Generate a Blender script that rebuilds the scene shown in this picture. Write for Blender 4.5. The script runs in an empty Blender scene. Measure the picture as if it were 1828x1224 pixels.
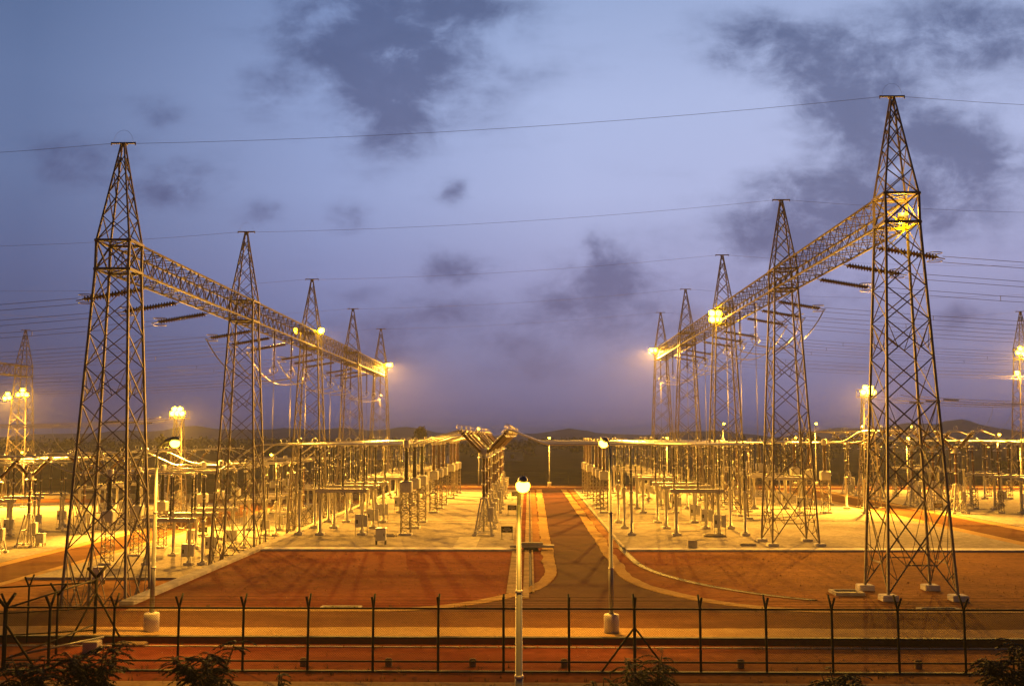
import bpy, math, random
from mathutils import Vector, Matrix
random.seed(7)
R = math.radians
scene = bpy.context.scene
COL = scene.collection

# ------------------------------------------------------------------ camera
cam_data = bpy.data.cameras.new("camera")
cam_data.lens = 35.0
cam_data.sensor_width = 36.0
cam_data.clip_end = 30000
cam = bpy.data.objects.new("camera", cam_data)
COL.objects.link(cam)
cam.location = (0, 0, 9.3)
cam.rotation_euler = (R(90 + 5.305), 0, R(0.963))
scene.camera = cam

# ------------------------------------------------------------------ exposure
scene.view_settings.view_transform = 'Standard'
scene.view_settings.look = 'None'
scene.view_settings.exposure = 0.0
scene.view_settings.gamma = 1.0
scene.render.engine = 'CYCLES'
scene.cycles.max_bounces = 5
scene.cycles.diffuse_bounces = 2
scene.cycles.glossy_bounces = 2
scene.cycles.transparent_max_bounces = 8
scene.cycles.volume_bounces = 0
scene.cycles.sample_clamp_indirect = 3.0
scene.cycles.sample_clamp_direct = 0.0

# lamp strengths (watts) and colour of the sodium light
SODIUM = (1.0, 0.45, 0.042)
FLOOD_W = 205000
STREET_W = 13000
LENS_E = 420.0
SKY_STRENGTH = 1.0

# ------------------------------------------------------------------ world: dusk sky with broken cloud
class NT:
    def __init__(s, tree):
        s.t = tree
    def n(s, kind, **kw):
        nd = s.t.nodes.new(kind)
        for k, v in kw.items():
            setattr(nd, k, v)
        return nd
    def link(s, a, b):
        s.t.links.new(a, b)
    def val(s, sock, v):
        if hasattr(v, 'is_output') or isinstance(v, bpy.types.NodeSocket):
            s.link(v, sock)
        else:
            sock.default_value = v
    def math(s, op, a, b=0.0, c=0.0, clamp=False):
        nd = s.n('ShaderNodeMath', operation=op)
        nd.use_clamp = clamp
        s.val(nd.inputs[0], a); s.val(nd.inputs[1], b); s.val(nd.inputs[2], c)
        return nd.outputs[0]
    def ramp(s, fac, stops, interp='LINEAR'):
        nd = s.n('ShaderNodeValToRGB')
        cr = nd.color_ramp
        cr.interpolation = interp
        while len(cr.elements) < len(stops):
            cr.elements.new(0.5)
        for e, (p, c) in zip(cr.elements, stops):
            e.position = p
            e.color = (c[0], c[1], c[2], 1) if not isinstance(c, (int, float)) else (c, c, c, 1)
        s.link(fac, nd.inputs[0])
        return nd.outputs[0]
    def mix(s, fac, a, b, blend='MIX'):
        nd = s.n('ShaderNodeMix', data_type='RGBA', blend_type=blend)
        s.val(nd.inputs[0], fac)
        for i, v in ((6, a), (7, b)):
            if isinstance(v, tuple):
                v = (v[0], v[1], v[2], 1)
            s.val(nd.inputs[i], v)
        return nd.outputs[2]
    def noise(s, vec, scale, detail=4.0, rough=0.55, dist=0.0):
        nd = s.n('ShaderNodeTexNoise')
        nd.inputs['Scale'].default_value = scale
        nd.inputs['Detail'].default_value = detail
        nd.inputs['Roughness'].default_value = rough
        nd.inputs['Distortion'].default_value = dist
        if vec is not None:
            s.link(vec, nd.inputs['Vector'])
        return nd.outputs[0]

def srgb(r, g, b):
    f = lambda c: (c / 255 / 12.92) if c / 255 <= 0.04045 else ((c / 255 + 0.055) / 1.055) ** 2.4
    return (f(r), f(g), f(b))

world = bpy.data.worlds.new("World")
scene.world = world
world.use_nodes = True
world.node_tree.nodes.clear()
W = NT(world.node_tree)
tc = W.n('ShaderNodeTexCoord').outputs['Generated']
sep = W.n('ShaderNodeSeparateXYZ')
W.link(tc, sep.inputs[0])
dx, dy, dz = sep.outputs
hor = W.math('SQRT', W.math('ADD', W.math('MULTIPLY', dx, dx), W.math('MULTIPLY', dy, dy)))
elev = W.math('DIVIDE', dz, W.math('MAXIMUM', hor, 0.05))
fwd = W.math('MAXIMUM', dy, 0.08)
cu = W.math('DIVIDE', dx, fwd)
cv = W.math('DIVIDE', dz, fwd)
az = W.math('DIVIDE', dx, W.math('MAXIMUM', hor, 0.05))          # sine of the bearing, right positive
base = W.ramp(W.math('MULTIPLY', elev, 0.8, clamp=True), [
    (0.0, srgb(88, 88, 132)), (0.02, srgb(98, 100, 146)), (0.06, srgb(124, 128, 172)),
    (0.125, srgb(156, 160, 204)), (0.195, srgb(174, 185, 227)), (0.27, srgb(172, 187, 229)),
    (0.37, srgb(150, 170, 213)), (0.52, srgb(58, 76, 122)), (0.8, srgb(26, 38, 76)), (1.0, srgb(22, 32, 66))])
# the western side (to the right of the view) holds more of the afterglow
side = W.ramp(W.math('MULTIPLY_ADD', az, 0.5, 0.5, clamp=True), [
    (0.0, (0.30, 0.38, 0.46)), (0.27, (0.30, 0.375, 0.465)), (0.40, (0.68, 0.74, 0.82)), (0.52, (1.0, 1.0, 1.0)),
    (0.63, (1.05, 1.02, 1.0)), (0.74, (1.02, 1.0, 0.98)), (1.0, (0.6, 0.6, 0.66))])
back = W.ramp(W.math('MULTIPLY_ADD', dy, 0.5, 0.5, clamp=True), [(0.0, 0.12), (0.5, 0.2), (0.85, 0.9), (0.92, 1.0)])
sky_col = W.mix(1.0, W.mix(1.0, base, side, 'MULTIPLY'), back, 'MULTIPLY')
# cloud field: each entry is bearing, height, half width, half height and weight, seen from the yard
CLOUDS = [(-0.122, .402, .105, .072, 1.15), (-0.150, .335, .040, .050, .85), (-0.206, .425, .053, .035, .7), (.240, .408, .058, .032, 1.0),
          (.455, .412, .095, .036, 1.15), (.309, .360, .065, .040, .85), (.354, .325, .055, .040, .75), (.255, .226, .065, .034, 1.0),
          (.397, .254, .085, .055, 1.05), (.461, .290, .05, .040, .75), (.282, .190, .065, .028, .75), (.094, .166, .048, .028, 1.15),
          (.038, .134, .036, .020, .8), (-.073, .168, .030, .017, 1.0), (-.077, .250, .017, .012, .9), (-.465, .281, .045, .028, .85),
          (-.365, .257, .050, .022, .9), (-.272, .227, .022, .014, .7), (-.185, .221, .026, .015, .7), (-.115, .108, .045, .024, .75),
          (-.025, .100, .040, .020, .5), (.060, .094, .065, .026, .6), (.303, .145, .06, .029, .45), (.391, .085, .085, .034, .45),
          (.442, .124, .022, .012, .75), (-.385, .334, .028, .015, .6), (-.275, .351, .035, .022, .6), (-.054, .445, .035, .018, .5),
          (-.173, .146, .034, .008, .5), (.066, .188, .013, .018, .5), (-.22, .10, .06, .020, .65), (-.30, .06, .09, .02, .6), (.0, .06, .09, .016, .55), (.2, .05, .06, .018, .5), (-.08, .13, .05, .012, .5), (-.16, .075, .05, .014, .6), (.14, .12, .05, .016, .6), (-.40, .16, .06, .018, .5), (-.33, .13, .04, .010, .5)]
comb = W.n('ShaderNodeCombineXYZ')
W.link(cu, comb.inputs[0]); W.link(W.math('MULTIPLY', cv, 1.25), comb.inputs[1])
warp = W.n('ShaderNodeTexNoise')
warp.inputs['Scale'].default_value = 13.0
warp.inputs['Detail'].default_value = 5.0
warp.inputs['Roughness'].default_value = 0.6
W.link(comb.outputs[0], warp.inputs['Vector'])
wsep = W.n('ShaderNodeSeparateColor')
W.link(warp.outputs['Color'], wsep.inputs[0])
wu = W.math('ADD', cu, W.math('MULTIPLY', W.math('SUBTRACT', wsep.outputs[0], 0.5), 0.065))
wv = W.math('ADD', cv, W.math('MULTIPLY', W.math('SUBTRACT', wsep.outputs[1], 0.5), 0.036))
dens = None
for (u0, v0, ru, rv, wt) in CLOUDS:
    a = W.math('MULTIPLY', W.math('SUBTRACT', wu, u0), 1.0 / ru)
    b = W.math('MULTIPLY', W.math('SUBTRACT', wv, v0), 1.0 / rv)
    d2 = W.math('ADD', W.math('MULTIPLY', a, a), W.math('MULTIPLY', b, b))
    g = W.math('MULTIPLY', W.math('EXPONENT', W.math('MULTIPLY', d2, -0.75)), wt)
    dens = g if dens is None else W.math('ADD', dens, g)
fine = W.noise(comb.outputs[0], 17.0, 8.0, 0.62, .3)
stre = W.n('ShaderNodeMapping')
stre.inputs['Scale'].default_value = (1, 2.4, 1)
W.link(comb.outputs[0], stre.inputs[0])
broad = W.noise(stre.outputs[0], 7.0, 7.0, 0.6)
d = W.math('MULTIPLY', dens, W.math('MULTIPLY_ADD', fine, 2.3, -0.28))
d = W.math('ADD', d, W.math('MULTIPLY', W.math('SUBTRACT', broad, 0.52), 1.1))
mask = W.n('ShaderNodeMapRange', interpolation_type='SMOOTHSTEP')
W.link(d, mask.inputs[0])
mask.inputs[1].default_value = 0.02
mask.inputs[2].default_value = 1.15
mask.inputs[4].default_value = 0.78
cloud_col = W.mix(W.math('MULTIPLY', cv, 2.4, clamp=True), srgb(96, 94, 134), srgb(70, 84, 126))
cloud_col = W.mix(1.0, cloud_col, W.ramp(W.math('MULTIPLY_ADD', fine, .55, W.math('MULTIPLY', broad, .45)), [(0.33, (1.28, 1.24, 1.18)), (0.5, (1.0, 1.0, 1.0)), (0.68, (.80, .82, .86))]), 'MULTIPLY')
cl = W.mix(mask.outputs[0], sky_col, cloud_col)
bg = W.n('ShaderNodeBackground')
bg.inputs[1].default_value = SKY_STRENGTH
W.link(cl, bg.inputs[0])
wo = W.n('ShaderNodeOutputWorld')
W.link(bg.outputs[0], wo.inputs[0])

# ------------------------------------------------------------------ materials
def material(name, col, rough=0.6, metal=0.0, vary=0.25, scale=3.0, bump=0.0, bump_scale=20.0, col2=None, spec=0.5, stretch=None):
    m = bpy.data.materials.new(name)
    m.use_nodes = True
    t = NT(m.node_tree)
    b = m.node_tree.nodes['Principled BSDF']
    co = t.n('ShaderNodeTexCoord').outputs['Object']
    if stretch:
        mp = t.n('ShaderNodeMapping')
        mp.inputs['Scale'].default_value = stretch
        t.link(co, mp.inputs[0]); co = mp.outputs[0]
    nz = t.noise(co, scale, 6.0, 0.6)
    c2 = col2 or tuple(c * (1 - vary) for c in col)
    c1 = col if col2 else tuple(min(1, c * (1 + vary)) for c in col)
    t.link(t.ramp(nz, [(0.32, c2), (0.68, c1)]), b.inputs['Base Color'])
    b.inputs['Roughness'].default_value = rough
    b.inputs['Metallic'].default_value = metal
    b.inputs['Specular IOR Level'].default_value = spec
    if bump:
        nb = t.noise(co, bump_scale, 4.0, 0.6)
        bp = t.n('ShaderNodeBump')
        bp.inputs['Strength'].default_value = bump
        bp.inputs['Distance'].default_value = 0.05
        t.link(nb, bp.inputs['Height']); t.link(bp.outputs[0], b.inputs['Normal'])
    return m

def ground_material(name, cols, scales, rough=0.9, speck=0.0, speck_scale=8.0, bump=0.3, stretch=(1, 1, 1), sandy=None):
    """dry ground: a broad patchiness, a finer mottling and grain."""
    m = bpy.data.materials.new(name)
    m.use_nodes = True
    t = NT(m.node_tree)
    b = m.node_tree.nodes['Principled BSDF']
    co = t.n('ShaderNodeTexCoord').outputs['Object']
    mp = t.n('ShaderNodeMapping')
    mp.inputs['Scale'].default_value = stretch
    t.link(co, mp.inputs[0])
    n1 = t.noise(mp.outputs[0], scales[0], 5.0, 0.6, 0.4)
    n2 = t.noise(mp.outputs[0], scales[1], 6.0, 0.65)
    c = t.mix(t.ramp(n1, [(0.35, 0.0), (0.65, 1.0)]), cols[0], cols[1])
    c = t.mix(t.ramp(n2, [(0.45, 0.0), (0.75, 0.75)]), c, cols[2])
    if sandy:
        sp = t.n('ShaderNodeSeparateXYZ')
        t.link(co, sp.inputs[0])
        far = t.math('ABSOLUTE', t.math('ADD', sp.outputs[0], 7.5))
        far = t.math('ADD', far, t.math('MULTIPLY', t.math('SUBTRACT', n1, 0.5), 26.0))
        f = t.n('ShaderNodeMapRange', interpolation_type='SMOOTHSTEP')
        t.link(far, f.inputs[0])
        f.inputs[1].default_value = 10.0; f.inputs[2].default_value = 26.0; f.inputs[4].default_value = .9
        c = t.mix(f.outputs[0], c, t.mix(t.ramp(n2, [(0.35, 0.0), (0.7, 1.0)]), sandy, tuple(k * 1.5 for k in sandy)))
    if speck:
        n3 = t.noise(co, speck_scale, 3.0, 0.7)
        c = t.mix(t.ramp(n3, [(0.35, speck), (0.6, 0.0)]), c, tuple(k * 0.4 for k in cols[0]))
    t.link(c, b.inputs['Base Color'])
    b.inputs['Roughness'].default_value = rough
    b.inputs['Specular IOR Level'].default_value = 0.010 if name == 'worn_asphalt' else 0.004
    nb = t.noise(co, speck_scale * 1.3, 5.0, 0.7)
    bp = t.n('ShaderNodeBump')
    bp.inputs['Strength'].default_value = bump
    bp.inputs['Distance'].default_value = 0.06
    t.link(nb, bp.inputs['Height']); t.link(bp.outputs[0], b.inputs['Normal'])
    return m

def glow(name, col, strength):
    m = bpy.data.materials.new(name)
    m.use_nodes = True
    nt = m.node_tree
    nt.nodes.clear()
    e = nt.nodes.new('ShaderNodeEmission')
    e.inputs[0].default_value = (*col, 1); e.inputs[1].default_value = strength
    o = nt.nodes.new('ShaderNodeOutputMaterial')
    nt.links.new(e.outputs[0], o.inputs[0])
    return m

M = {
    'steel': material('galvanised_steel', (.20, .165, .145), .55, .1, .35, 1.2),
    'beam_steel': material('weathered_beam_steel', (.12, .088, .07), .65, .05, .4, 1.5, spec=.25),
    'pipe': material('painted_steel_pipe', (.48, .46, .43), .45, .15, .25, 1.6),
    'alu': material('aluminium_tube', (.62, .62, .60), .32, .75, .12, 2.0),
    'porcelain': material('brown_porcelain', (.075, .025, .014), .22, 0, .35, 2.0, spec=.6),
    'black_porcelain': material('dark_porcelain', (.022, .013, .011), .22, 0, .3, 2.0, spec=.6),
    'flange': material('pale_flange', (.6, .58, .54), .5, .2, .1, 3.0),
    'tank': material('grey_painted_tank', (.58, .57, .53), .45, 0, .12, 1.5),
    'box': material('grey_cabinet_paint', (.55, .54, .50), .5, 0, .15, 1.8),
    'dark': material('dark_metal', (.045, .04, .036), .7, .0, .3, 4.0, spec=.08),
    'fence': material('weathered_fence_steel', (.020, .015, .013), .8, .0, .4, 3.0, spec=.2),
    'concrete': material('concrete', (.44, .40, .34), .95, 0, .3, 1.1, .2, 14, spec=.03),
    'dirty': material('stained_concrete', (.26, .18, .11), .95, 0, .4, .9, .2, 12, spec=.02),
    'white': material('whitewashed_concrete', (.66, .62, .56), .9, 0, .22, 1.1, .15, 8, spec=.05),
    'lamp_pole': material('galvanised_lamp_pole', (.26, .26, .25), .45, .3, .15, 1.0),
    'wire': material('conductor_wire', (.22, .21, .20), .5, .4, .1, 2.0),
    'sign': material('black_sign_board', (.025, .022, .02), .5, 0, .2, 4.0),
    'paint': material('pale_sign_paint', (.55, .52, .45), .6, 0, .2, 8.0),
    'leaf': material('leaf', (.010, .014, .006), .7, 0, .5, 1.5, spec=.1),
    'weed': material('dry_weed', (.09, .085, .035), .8, 0, .4, 2.0, spec=.1),
    'bark': material('bark', (.05, .035, .022), .9, 0, .4, 4.0, .3, 12),
    'plaster': material('house_plaster', (.62, .60, .56), .9, 0, .18, .6),
    'roof': material('house_roof', (.16, .10, .08), .9, 0, .2, 1.0),
    'opening': material('dark_opening', (.02, .018, .016), .6, 0, .2, 3.0),
    'hill': material('scrub_hill', (.070, .068, .066), .95, 0, .3, .02),
    'lens': glow('lit_sodium_lens', (1.0, 0.52, 0.0022), LENS_E),
    'lens_street': glow('lit_street_lens', (1.0, 0.5, 0.026), 28.0),
    'lens_white': glow('lit_far_lens', (1.0, 0.6, 0.028), 30.0),
    'earth': ground_material('red_earth', ((.215, .056, .030), (.13, .032, .018), (.29, .095, .045)), (.07, .45), speck=.45, speck_scale=2.2, stretch=(.3, 1, 1), bump=.5, sandy=(.25, .115, .040)),
    'dusty_asphalt': ground_material('dusty_asphalt', ((.150, .068, .030), (.105, .046, .024), (.20, .10, .042)), (.12, .55), speck=.35, speck_scale=3.0, stretch=(.4, 1, 1)),
    'gravel': ground_material('grey_gravel', ((.40, .355, .325), (.27, .235, .21), (.50, .45, .41)), (.09, .8), speck=.6, speck_scale=2.6, bump=.8),
    'asphalt': ground_material('worn_asphalt', ((.074, .029, .024), (.108, .046, .034), (.050, .021, .018)), (.07, .4), speck=.25, speck_scale=5.0, stretch=(1, .5, 1)),
    'verge': ground_material('sandy_verge', ((.33, .17, .075), (.27, .12, .05), (.38, .22, .10)), (.12, .9), speck=.4, speck_scale=5.0),
    'field': ground_material('dry_field', ((.075, .036, .022), (.048, .025, .017), (.10, .052, .030)), (.03, .25), speck=.4, speck_scale=2.0),
    'sand': ground_material('sandy_shoulder', ((.42, .28, .13), (.36, .22, .10), (.46, .33, .17)), (.12, 1.1), speck=.4, speck_scale=6.0, bump=.5),
    'far_wood': material('far_wood', (.030, .034, .022), .9, 0, .5, .05),
}

# ------------------------------------------------------------------ mesh building
class MB:
    def __init__(s):
        s.v = []; s.f = []; s.smooth = []
    def add(s, verts, faces, smooth=False):
        o = len(s.v)
        s.v += [tuple(v) for v in verts]
        s.f += [tuple(i + o for i in f) for f in faces]
        s.smooth += [smooth] * len(faces)
        return s
    def box(s, x0, x1, y0, y1, z0, z1, bevel=0.0):
        if bevel:
            b = bevel
            vs = []
            for z, k in ((z0, b), (z0 + b, 0), (z1 - b, 0), (z1, b)):
                xa, xb, ya, yb = x0 + k, x1 - k, y0 + k, y1 - k
                c = b
                vs += [(xa + c, ya, z), (xb - c, ya, z), (xb, ya + c, z), (xb, yb - c, z), (xb - c, yb, z), (xa + c, yb, z), (xa, yb - c, z), (xa, ya + c, z)]
            fs = [tuple(range(7, -1, -1)), tuple(range(24, 32))]
            for r in range(3):
                for i in range(8):
                    j = (i + 1) % 8
                    fs.append((r * 8 + i, r * 8 + j, r * 8 + 8 + j, r * 8 + 8 + i))
            return s.add(vs, fs)
        v = [(x0, y0, z0), (x1, y0, z0), (x1, y1, z0), (x0, y1, z0), (x0, y0, z1), (x1, y0, z1), (x1, y1, z1), (x0, y1, z1)]
        return s.add(v, [(3, 2, 1, 0), (4, 5, 6, 7), (0, 1, 5, 4), (1, 2, 6, 5), (2, 3, 7, 6), (3, 0, 4, 7)])
    def bar(s, a, b, w, n=4, w2=None, cap=True, smooth=None):
        a = Vector(a); b = Vector(b)
        d = (b - a)
        if d.length < 1e-6:
            return s
        d.normalize()
        up = Vector((0, 0, 1)) if abs(d.z) < 0.95 else Vector((0, 1, 0))
        e = d.cross(up).normalized(); g = e.cross(d).normalized()
        w2 = w if w2 is None else w2
        off = math.pi / n if n == 4 else 0
        vs = []
        for p, r in ((a, w), (b, w2)):
            for i in range(n):
                t = 2 * math.pi * i / n + off
                k = r * (0.7071 if n == 4 else 0.5)
                vs.append(p + e * math.cos(t) * k + g * math.sin(t) * k)
        fs = [(i, (i + 1) % n, n + (i + 1) % n, n + i) for i in range(n)]
        if cap:
            fs += [tuple(range(n - 1, -1, -1)), tuple(range(n, 2 * n))]
        return s.add(vs, fs, (n > 5) if smooth is None else smooth)
    def angle(s, a, b, w):
        """an L section member: two thin flanges"""
        a = Vector(a); b = Vector(b)
        d = (b - a).normalized()
        up = Vector((0, 0, 1)) if abs(d.z) < 0.95 else Vector((0, 1, 0))
        e = d.cross(up).normalized(); g = e.cross(d).normalized()
        t = w * 0.16
        prof = [(0, 0), (w, 0), (w, t), (t, t), (t, w), (0, w)]
        vs = [p + e * (x - w * .4) + g * (y - w * .4) for p in (a, b) for x, y in prof]
        return s.add(vs, [(i, (i + 1) % 6, 6 + (i + 1) % 6, 6 + i) for i in range(6)] + [(5, 4, 3, 2, 1, 0), (6, 7, 8, 9, 10, 11)])
    def tube(s, pts, r, n=6, close=False, caps=True):
        pts = [Vector(p) for p in pts]
        N = len(pts)
        prev = None
        vs = []
        for i, p in enumerate(pts):
            if close:
                d = pts[(i + 1) % N] - pts[i - 1]
            else:
                d = pts[min(i + 1, N - 1)] - pts[max(i - 1, 0)]
            d.normalize()
            if prev is None:
                up = Vector((0, 0, 1)) if abs(d.z) < 0.9 else Vector((0, 1, 0))
                e = d.cross(up).normalized()
            else:
                e = (prev - d * prev.dot(d)).normalized()
            prev = e
            g = d.cross(e)
            rr = r[i] if isinstance(r, (list, tuple)) else r
            for k in range(n):
                t = 2 * math.pi * k / n
                vs.append(p + (e * math.cos(t) + g * math.sin(t)) * rr)
        fs = []
        for i in range(N if close else N - 1):
            j = (i + 1) % N
            for k in range(n):
                l = (k + 1) % n
                fs.append((i * n + k, i * n + l, j * n + l, j * n + k))
        if caps and not close:
            fs += [tuple(range(n - 1, -1, -1)), tuple((N - 1) * n + k for k in range(n))]
        return s.add(vs, fs, True)
    def lathe(s, prof, n=10, a=(0, 0, 0), axis=(0, 0, 1), smooth=True, cap=True):
        a = Vector(a); d = Vector(axis).normalized()
        up = Vector((0, 0, 1)) if abs(d.z) < 0.9 else Vector((1, 0, 0))
        e = d.cross(up).normalized(); g = d.cross(e).normalized()
        vs = []
        for r, h in prof:
            for k in range(n):
                t = 2 * math.pi * k / n
                vs.append(a + d * h + (e * math.cos(t) + g * math.sin(t)) * r)
        fs = []
        for i in range(len(prof) - 1):
            for k in range(n):
                l = (k + 1) % n
                fs.append((i * n + k, (i + 1) * n + k, (i + 1) * n + l, i * n + l))
        if cap:
            fs += [tuple(range(n)), tuple((len(prof) - 1) * n + k for k in range(n - 1, -1, -1))]
        return s.add(vs, fs, smooth)
    def ring(s, c, R_, r, axis=(0, 0, 1), n=14, m=5):
        c = Vector(c); d = Vector(axis).normalized()
        up = Vector((0, 0, 1)) if abs(d.z) < 0.9 else Vector((1, 0, 0))
        e = d.cross(up).normalized(); g = d.cross(e).normalized()
        return s.tube([c + (e * math.cos(2 * math.pi * i / n) + g * math.sin(2 * math.pi * i / n)) * R_ for i in range(n)], r, m, close=True)
    def poly(s, pts, z0, z1):
        n = len(pts)
        vs = [(x, y, z0) for x, y in pts] + [(x, y, z1) for x, y in pts]
        fs = [tuple(range(n - 1, -1, -1)), tuple(range(n, 2 * n))] + [(i, (i + 1) % n, n + (i + 1) % n, n + i) for i in range(n)]
        return s.add(vs, fs)
    def strip(s, left, right, z0, z1):
        """a ribbon between two equal-length plan curves, with thickness"""
        n = len(left)
        vs = [(x, y, z1) for x, y in left] + [(x, y, z1) for x, y in right] + [(x, y, z0) for x, y in left] + [(x, y, z0) for x, y in right]
        fs = []
        for i in range(n - 1):
            fs += [(i, i + 1, n + i + 1, n + i), (2 * n + i, 3 * n + i, 3 * n + i + 1, 2 * n + i + 1),
                   (i, 2 * n + i, 2 * n + i + 1, i + 1), (n + i, n + i + 1, 3 * n + i + 1, 3 * n + i)]
        fs += [(0, n, 3 * n, 2 * n), (n - 1, 3 * n - 1, 4 * n - 1, 2 * n - 1)]
        return s.add(vs, fs)
    def mesh(s, name, mat):
        me = bpy.data.meshes.new(name)
        me.from_pydata(s.v, [], s.f)
        me.polygons.foreach_set('use_smooth', s.smooth)
        me.update()
        me.materials.append(mat)
        return me
    def build(s, name, mat, parent=None, loc=None, fix=False):
        me = s.mesh(name, M[mat] if isinstance(mat, str) else mat)
        if fix:
            import bmesh
            bm = bmesh.new(); bm.from_mesh(me)
            bmesh.ops.recalc_face_normals(bm, faces=bm.faces)
            bm.to_mesh(me); bm.free()
        o = bpy.data.objects.new(name, me)
        COL.objects.link(o)
        if parent:
            o.parent = parent
        if loc:
            o.location = loc
        return o

def tag(o, label=None, cat=None, group=None, kind=None):
    for k, v in (('label', label), ('category', cat), ('group', group), ('kind', kind)):
        if v:
            o[k] = v
    return o

def thing(name, label=None, cat=None, loc=(0, 0, 0), rz=0.0, group=None):
    o = bpy.data.objects.new(name, None)
    o.empty_display_size = 0.5
    COL.objects.link(o)
    o.location = loc
    o.rotation_euler = (0, 0, rz)
    return tag(o, label, cat, group)

def dup(o, parent=None):
    c = o.copy()
    COL.objects.link(c)
    if parent:
        c.parent = parent
    for ch in o.children:
        dup(ch, c)
    return c

class Kind:
    """first placement moves the prototype, later ones copy it with its parts"""
    def __init__(s, root):
        s.root = root; s.used = False
    def put(s, loc, label, rz=0.0, group=None):
        o = dup(s.root) if s.used else s.root
        s.used = True
        o.location = loc
        o.rotation_euler = (0, 0, rz)
        o['label'] = label
        if group:
            o['group'] = group
        return o

ORD = ['nearest', 'second', 'third', 'fourth', 'fifth', 'sixth', 'seventh', 'eighth', 'farthest']
def sheds(r0, r1, h, n, taper=1.0):
    """profile of a ribbed insulator: r0 core, r1 shed"""
    p = [(r0, 0)]
    for i in range(n):
        k = 1 + (taper - 1) * (i + .5) / n
        z = h * (i + .2) / n
        p += [(r0 * k, z), (r1 * k, z + h / n * .25), (r0 * k, z + h / n * .6)]
    p.append((r0 * taper, h))
    return p

# ================================================================== SETTING
LZ = -2.7                    # level of the sunken yard on the left
WALL_X = -22.35              # retaining edge of the middle terrace

def front_edge(x):           # back edge of the upper front strip, left of the terrace
    return 55.5 + max(-7.0, min(0.0, (x + 22.4) * 0.75))

def height(x, y):
    if y < 30:
        return -1.5
    if y < 38:
        return -1.5 + 1.25 * (y - 30) / 8
    if y < 46.8:
        return -0.25
    if x < WALL_X - 0.005 and front_edge(x) + 0.02 < y < 191:
        return LZ
    if x < WALL_X - 0.005 and 191 <= y < 215:
        return LZ + 2.7 * (y - 191) / 24
    return 0.0

xs = [-9000, -4000, -2000, -1000, -500, -300, -200, -150, -120, -100, -80, -65, -50, -40, -32, -28, -25, WALL_X - .01, WALL_X, -15, -5, 5, 15, 25, 40, 60, 80, 120, 170, 250, 400, 800, 2000, 4000, 9000]
ys = [-300, 0, 20, 30, 34, 38, 42, 46.78, 46.8, 48, ('e', 0), ('e', .03), 60, 75, 90, 120, 150, 170, 191, 200, 215, 240, 300, 400, 600, 1000, 2000, 4000, 9000]
mb = MB()
vs = []
for yy in ys:
    for x in xs:
        y = front_edge(x) + yy[1] if isinstance(yy, tuple) else yy
        vs.append((x, y, height(x, y)))
nx = len(xs)
mb.add(vs, [(j * nx + i, j * nx + i + 1, (j + 1) * nx + i + 1, (j + 1) * nx + i) for j in range(len(ys) - 1) for i in range(nx - 1)])
tag(mb.build('ground', 'earth'), kind='structure')

def sheet(name, mat, pts, z, t=0.03):
    return tag(MB().poly(pts, z - t, z).build(name, mat), kind='structure')

def rect(x0, x1, y0, y1):
    return [(x0, y0), (x1, y0), (x1, y1), (x0, y1)]

PAD = 0.10
sheet('gravel_pad', 'gravel', rect(WALL_X + .55, -1.35, 83.2, 172), PAD, .3)
sheet('gravel_pad', 'gravel', rect(7.95, 41.5, 83.2, 172), PAD, .3)
sheet('gravel_pad', 'gravel', rect(50.0, 140, 90, 172), PAD, .3)
sheet('gravel_pad', 'gravel', rect(-42.2, WALL_X - .35, 84.5, 178), LZ + .06, .2)
sheet('gravel_pad', 'gravel', rect(-140, -50.0, 80, 178), LZ + .06, .2)
sheet('left_yard_road', 'dusty_asphalt', rect(-48.6, -43.2, 62, 186), LZ + .03)
sheet('right_yard_road', 'dusty_asphalt', rect(43.2, 48.4, 56, 174), .03)
sheet('left_yard_shoulder', 'sand', rect(-43.2, -42.3, 62, 180), LZ + .045)
sheet('left_yard_shoulder', 'sand', rect(-49.9, -48.6, 62, 180), LZ + .045)
sheet('right_yard_shoulder', 'sand', rect(41.7, 43.2, 56, 174), .045)
sheet('right_yard_shoulder', 'sand', rect(48.4, 49.9, 56, 174), .045)
sheet('back_road', 'asphalt', rect(-22, 140, 174.5, 182), .035)
sheet('back_shoulder', 'sand', rect(-22, 140, 182, 183.4), .05)

# middle road with its flared junction, sandy shoulders and the front road
def arc(cx, cy, r, a0, a1, n=14):
    return [(cx + r * math.cos(R(a0 + (a1 - a0) * i / n)), cy + r * math.sin(R(a0 + (a1 - a0) * i / n))) for i in range(n + 1)]
RW0, RW1 = 1.95, 5.85
left_in = [(RW0 + .15, 172)] + arc(RW0 - 11.0, 68.5, 11.0, 0, -90) if False else None
def flare(side, off):
    """plan curve of one road edge: down the middle road and out along the front road; off = distance outside the asphalt"""
    rx, ry = 10.5, 15.5
    if side < 0:
        pts = [(RW0 + .25 - off, 173.5), (RW0 - off, 100)]
        c = (RW0 - rx, 53.6 + ry)
        pts += [(c[0] + (rx - off) * math.cos(R(a)), c[1] + (ry - off) * math.sin(R(a))) for a in [-6 * i for i in range(16)]]
        pts += [(-45, 53.6 + off)] if False else [(-21.5, 53.6 + off)]
    else:
        pts = [(RW1 - .3 + off, 173.5), (RW1 + off, 100)]
        c = (RW1 + rx, 53.6 + ry)
        pts += [(c[0] - (rx - off) * math.cos(R(a)), c[1] + (ry - off) * math.sin(R(a))) for a in [-6 * i for i in range(16)]]
        pts += [(60, 53.6 + off)]
    return pts
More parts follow.
